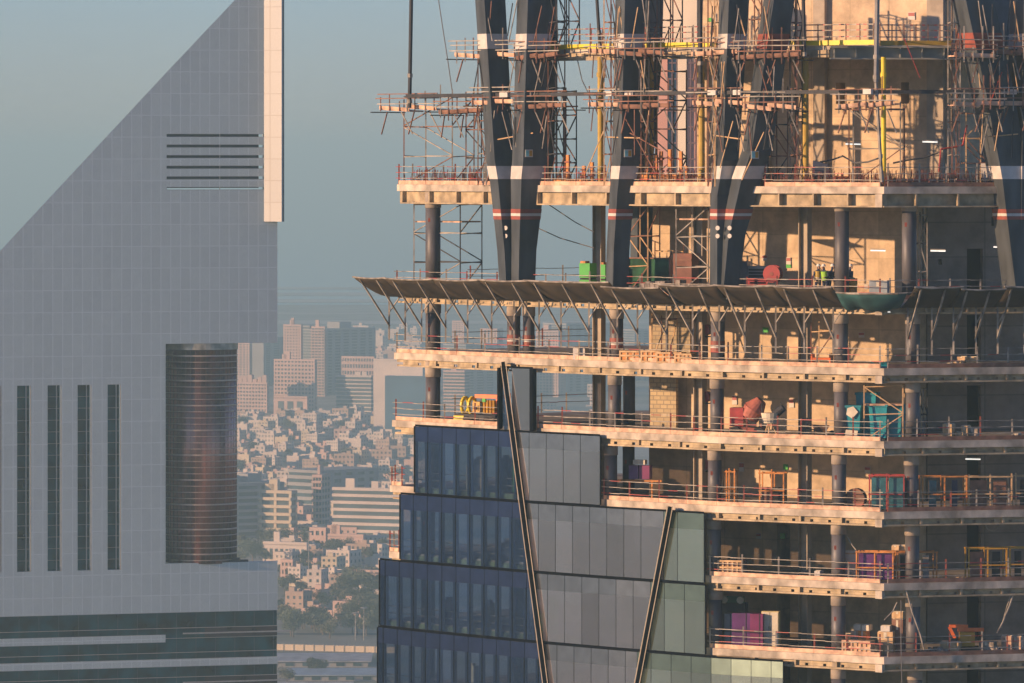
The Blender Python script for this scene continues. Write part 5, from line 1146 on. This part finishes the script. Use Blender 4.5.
for px, o_ in ((730, 2.6), (776, 2.6)): bundle(px, 1.2, 'E', 1.9, 'orange planks at the foot of the ' + ('narrow' if px < 750 else 'wider') + ' orange topped rack', M_orw, 6, .1)
t = new('cable_reel', 'brown cable reel left of the red framed glass rack', 'cable reel', 856, 1.6, 'E', -20); k = MB(); k.tube((0, -.25, .6), (0, -.2, .6), .55, 18); k.tube((0, .2, .6), (0, .25, .6), .55, 18); k.local('flange', M_boardd, t); k = MB(); k.tube((0, -.19, .6), (0, .19, .6), .38, 14); k.local('cable_coil', M_hose, t); lb(t, 'chock', M_orw, ((-.3, 0, 0), (.12, .7, .12)), ((.3, 0, 0), (.12, .7, .12)))
t = new('purple_stack', 'purple and magenta wrapped stack behind the topmost glass rows', 'stack', 640, 3.0, 'E', -20); lb(t, 'wrapping', M_purple, ((-.3, 0, 1.1), (.55, .5, .75))); lb(t, 'wrapping', M_mag, ((.33, 0, 1.1), (.6, .5, .75))); lb(t, 'trestle', M_orw, ((0, -.1, .95), (2.6, .12, .1)), ((-.6, 0, 0), (.07, .07, 1.0)), ((.7, 0, 0), (.07, .07, 1.0))); lb(t, 'lid', M_cream, ((0, 0, 1.9), (.7, .4, .25)))
# deck F
crate(733, 1.4, 'F', 1.35, .85, 'open timber frame crate beside the upper glass edge', M_boardd, slats=5)
t = new('cream_board', 'cream upright board beside the purple panels', 'board', 851, 1.7, 'F', -12); lb(t, 'sheet', M_cream, ((0, 0, .05), (.62, .1, 1.55))); lb(t, 'batten', M_wood, ((0, -.07, .1), (.62, .04, .08)), ((0, -.07, 1.4), (.62, .04, .08)), ((0, 0, 0), (.7, .4, .05)))
rack(858, 894, 1.5, 'F', 1.65, 'orange framed rack of purple wrapped panels at the tower corner', M_purple, M_orw, seed=7, panelh=.85); rack(896, 935, 1.9, 'F', 1.6, 'dark rack partly behind the corner column, right of the purple panels', [M_black, M_navy, M_galv], M_orw, gaps=1, seed=8, rz=8)
for px, dz in ((897, 0), (904, 0)): carton(px, 1.8, 'F', .4, .25, ('left' if px < 900 else 'right') + ' small carton lying on the rack of purple panels', M_wood, 1.68)
rack(967, 1005, 1.5, 'F', 1.75, 'brown rack of mixed panels with orange clamps, lower right', [M_boardd, M_black, M_dirt], M_yel, gaps=1, seed=9, rz=8); rack(1008, 1045, 1.5, 'F', 1.75, 'brown rack at the right edge of the picture, second deck from below', [M_boardd, M_black, M_redox], M_yel, gaps=1, seed=10, rz=8)
bundle(955, 1.1, 'F', 1.5, 'pale timber pile under the rail at the lower right', M_wood, 6, .12); carton(819, .8, 'F', .3, .25, 'small white notice box hung on the rail right of the purple panels bay', M_white, .25, grp=None)
t = new('rope_ring', 'pale coil of rope hanging high on the shaded core', 'rope', 992, 6.0, 'F', 8); k = MB()
for a in range(16): a0, a1 = a * .3927, (a + 1) * .3927; k.tube((math.cos(a0) * .38, -.02, 2.75 + math.sin(a0) * .38), (math.cos(a1) * .38, -.02, 2.75 + math.sin(a1) * .38), .04, 5)
k.local('coil', M_galv, t); lb(t, 'hook', M_red, ((0, 0, 3.15), (.3, .08, .12)))
# deck G
for i, (px, w_, h_, m_) in enumerate(((730, .45, 1.7, M_greyb), (743, 1.05, 1.75, M_purple), (758, .7, 1.75, M_mag))): 
    t = new('wrapped_cabinet', ('grey narrow', 'wide purple', 'magenta')[i] + ' wrapped cabinet just above the lowest glass', 'cabinet', px, 1.9, 'G', -15, 'wrapped cabinets on the lowest deck'); lb(t, 'body', m_, ((0, 0, .12), (w_, .8, h_))); lb(t, 'strap', M_dark, ((0, -.41, h_ * .5), (w_ + .02, .02, .05)), ((w_ * .25, -.41, .12), (.04, .02, h_))); lb(t, 'base', M_wood, ((0, 0, 0), (w_, .8, .11)))
t = new('yellow_locker', 'pale yellow double locker right of the magenta cabinet', 'locker', 771, 2.4, 'G', -15); lb(t, 'body', mat('pale yellow paint', (.62, .52, .25)), ((0, 0, .1), (.95, .5, 1.9))); lb(t, 'door', M_cream, ((-.23, -.262, .15), (.42, .02, 1.8)), ((.23, -.262, .15), (.42, .02, 1.8))); lb(t, 'handle', M_dark, ((-.05, -.28, 1), (.03, .03, .2)), ((.06, -.28, 1), (.03, .03, .2)))
t = new('head_unit', 'machine with two pale lamps standing behind the purple cabinet', 'machine', 734, 3.5, 'G', -15); lb(t, 'body', M_dark, ((0, 0, 0), (1.4, .8, 2.3))); k = MB(); [k.tube((x, -.5, 2.45), (x, -.2, 2.5), .2, 10) for x in (-.45, .45)]; k.local('lamp_head', M_cream, t); lb(t, 'bracket', mat('dark green paint', (.03, .14, .07)), ((0, -.3, 2.3), (1.3, .1, .35)))
for i, px in enumerate((850, 859, 868)): crate(px, .9, 'G', .52, .8, ('left', 'middle', 'right')[i] + ' pale timber crate in the row at the lowest corner', M_wood, grp='pale crates in a row at the lowest corner', slats=2)
for px, w_, h_, dz, m_, lab in ((848, .5, 1.0, 0, M_dark, 'dark tall carton behind the pale crate row, left'), (857, .5, 1.2, 0, M_board, 'brown tall carton behind the pale crate row'), (864, .45, 1.2, 0, M_orw, 'orange tall carton behind the pale crate row'), (887, .85, 1.2, 0, M_wood, 'wide plywood carton behind the corner post'), (899, .6, .35, 1.9, M_wood, 'plywood box on top of the dark cabinet at the corner'), (899, .6, 1.85, 0, M_boardd, 'brown cabinet left of the corner column on the lowest deck'), (859, .4, .3, 1.22, M_cream, 'pale box on top of the brown tall carton'), (867, .4, .3, 1.22, M_cream, 'pale box on top of the orange tall carton'), (887, .5, .3, 1.22, M_white, 'white box on top of the wide plywood carton')): carton(px, 2.4, 'G', w_, h_, lab, m_, dz)
t = new('mini_excavator', 'small orange and yellow excavator among rubble at the lower right', 'excavator', 965, 1.8, 'G', 0); lb(t, 'track', M_black, ((0, -.45, 0), (1.5, .28, .35)), ((0, .45, 0), (1.5, .28, .35))); lb(t, 'cab', M_yel, ((.1, 0, .38), (.8, .8, .75))); lb(t, 'boom', M_plast, ((.3, -.1, 1.15), (1.4, .22, .2)), ((-.35, -.1, 1.36), (1.0, .2, .16))); k = MB(); k.bar((-.85, -.1, 1.4), (-.55, -.1, .8), .16, .16); k.local('arm', M_plast, t); lb(t, 'bucket', M_dark, ((-.6, -.1, .5), (.35, .4, .3)))
def rubble(px, off, lv, w_, label):
    t = new('rubble_heap', label, 'rubble', px, off, lv, 0, None); r = random.Random(int(px)); k = MB()
    for i in range(60): x = r.gauss(0, w_ / 4); y = r.gauss(0, .25); k.box((x, y, max(0, .45 - abs(x) / w_ - abs(y) * .5) * r.random()), (r.uniform(.08, .3), r.uniform(.1, .3), r.uniform(.06, .2)), r.uniform(0, 3))
    k.local('rubble', M_dirt, t, kind='stuff')
rubble(937, 1.4, 'G', 2.4, 'heap of broken concrete left of the small excavator'); rubble(990, 1.4, 'G', 2.4, 'heap of broken concrete right of the small excavator')
for px, w_, h_, lab in ((951, 1.0, .65, 'pale timber crate left of the excavator'), (988, .8, .6, 'grey stone block right of the excavator'), (1008, .55, .9, 'pinkish carton tilted at the lower right'), (1017, .6, .85, 'pinkish carton at the lower right edge')): carton(px, 1.5, 'G', w_, h_, lab, M_wood if px < 970 else M_dirt if px < 1000 else M_board)

# ------------------------------------------------------------ workers
def person(px, off, lv, vest, label, face=0.0, bend=.15, arm=.6):
    p, _ = at(px, off, lv); t = thing('person', label, 'person', p); t.rotation_euler = (0, 0, face)
    me = bpy.data.meshes.new('body'); L = [((0, 0, .95), .15), ((0, -.02, 1.18), .15), ((0, -bend * .4, 1.42), .165), ((0, -bend * .6, 1.53), .06), ((0, -bend * .75, 1.60), .085), ((0, -bend * .8, 1.72), .09),
        ((.10, 0, .88), .11), ((.12, -.03, .5), .075), ((.12, .02, .09), .05), ((.12, -.16, .05), .045), ((-.10, 0, .88), .11), ((-.13, .02, .5), .075), ((-.14, .08, .09), .05), ((-.14, -.10, .05), .045),
        ((.2, -bend * .4, 1.42), .065), ((.26, -.08 * arm - .03, 1.16), .05), ((.22, -.35 * arm, 1.05 + .1 * arm), .04), ((.20, -.45 * arm, 1.05 + .12 * arm), .035), ((-.2, -bend * .4, 1.42), .065), ((-.27, -.05, 1.15), .05), ((-.24, -.25 * arm, .98), .04), ((-.22, -.33 * arm, .94), .035)]
    ed = [(0, 1), (1, 2), (2, 3), (3, 4), (4, 5), (0, 6), (6, 7), (7, 8), (8, 9), (0, 10), (10, 11), (11, 12), (12, 13), (2, 14), (14, 15), (15, 16), (16, 17), (2, 18), (18, 19), (19, 20), (20, 21)]
    me.from_pydata([a for a, _ in L], ed, []); o = bpy.data.objects.new('body', me); COL.objects.link(o); o.parent = t; md = o.modifiers.new('skin', 'SKIN'); sv = me.skin_vertices[0].data
    for i, (_, rr) in enumerate(L): sv[i].radius = (rr, rr * .85)
    sv[0].use_root = True; o.modifiers.new('sub', 'SUBSURF').render_levels = 1; me.materials.append(M_navy)
    k = MB(); b0 = bend; k.tube((0, -.03, 1.0), (0, -b0 * .42, 1.47), .185, 14, .20); k.local('vest', vest, t, smooth=False)
    k = MB(); k.tube((0, -.035, 1.12), (0, -.045, 1.16), .197, 14); k.local('reflective_band', M_white, t)
    k = MB(); zc_ = 1.70; k.tube((0, -b0 * .8, zc_ + .05), (0, -b0 * .8, zc_ + .16), .125, 14, .07); k.tube((0, -b0 * .8 - .03, zc_ + .03), (0, -b0 * .8 - .03, zc_ + .05), .15, 14); k.local('helmet', M_helmet, t)
    k = MB(); k.tube((0, -b0 * .8 - .06, 1.60), (0, -b0 * .8 - .085, 1.72), .055, 8); k.local('face', M_skin, t)
    for s_, (hx, hy, hz) in ((1, (.20, -.45 * arm, 1.05 + .12 * arm)), (-1, (-.22, -.33 * arm, .94))): k = MB(); k.tube((hx, hy, hz), (hx - s_ * .03, hy - .08, hz - .02), .04, 6, .028); [k.tube((hx - s_ * .03 + (i - 1.5) * .018, hy - .08, hz - .02), (hx - s_ * .05 + (i - 1.5) * .02, hy - .14, hz - .05), .009, 4) for i in range(5)]; k.local('glove', M_wood, t)
    return t
person(818, 1.6, 'B', M_olive, 'worker in dull yellow vest and white helmet, left of the pair above the nets', .3, .1, .5); person(825.5, 1.4, 'B', M_hivis, 'worker in bright green vest and white helmet leaning beside the round column', -.6, .25, .9)
person(829.5, 1.9, 'B', M_navy, 'worker in dark clothes and white helmet close behind the green vest', 1.6, .2, .9); person(849, 2.6, 'B', M_navy, 'worker in dark blue standing right of the round column above the nets', 1.2, .1, .4)

for i, x in enumerate(range(505, 880, 35)):
    p = out(x + 3, -.44, ZL['A'] - .85); k = MB(); k.box((p.x, p.y - .02, p.z), (.34, .03, .17), R(-38)); k.box((p.x + .1, p.y - .03, p.z + .1), (.16, .03, .12), R(-38)); k.build('paint_mark', M_yel, tower)
for px, py in ((529, 153.5), (628, 153.5), (755, 155)):
    c = W(px, py, E(px) - 1.05); t = thing('wall_sign', 'pale blue and yellow notice on the ' + {529: 'first forked', 628: 'second inclined', 755: 'middle forked'}[px] + ' column just above the thick slab', 'sign', c, 'notices on the inclined columns'); t.rotation_euler = (0, 0, R(24))
    lb(t, 'board', M_white, ((0, 0, -.2), (.46, .03, .42))); lb(t, 'picture', MATS['pale blue notice'], ((-.1, -.022, -.15), (.18, .012, .32))); lb(t, 'picture', M_yel, ((.1, -.022, -.15), (.18, .012, .32)))

r = random.Random(77); RODS = [(486, 'first forked column, left leg'), (512, 'first forked column, between its legs'), (548, 'first forked column, right edge'), (612, 'second inclined column, lit edge'), (640, 'second inclined column, shaded edge'), (716, 'middle forked column, left edge'), (740, 'middle forked column, between its legs'), (768, 'middle forked column, right edge'), (984, 'big leaning column, lit edge'), (1008, 'big leaning column, shaded edge')]
for px, nm in RODS:
    for j, (ya, yb) in enumerate(((4, 40), (62, 92), (112, 150))):
        for q in range(3):
            x = px + r.uniform(-9, 9); dx = r.uniform(-9, 9); m_ = (G_, RS, WD, DK)[r.randrange(4)]
            rod(x, ya + r.uniform(-5, 5), x + dx, yb + r.uniform(-6, 8), m_, ('upper', 'middle', 'lower')[j] + ' ' + {G_: 'grey', RS: 'rusty', WD: 'pale', DK: 'black'}[m_] + ' tube leaning ' + ('right' if dx > 0 else 'left') + ' at the ' + nm, off=-.95 - .1 * q)
print('villas', nv)
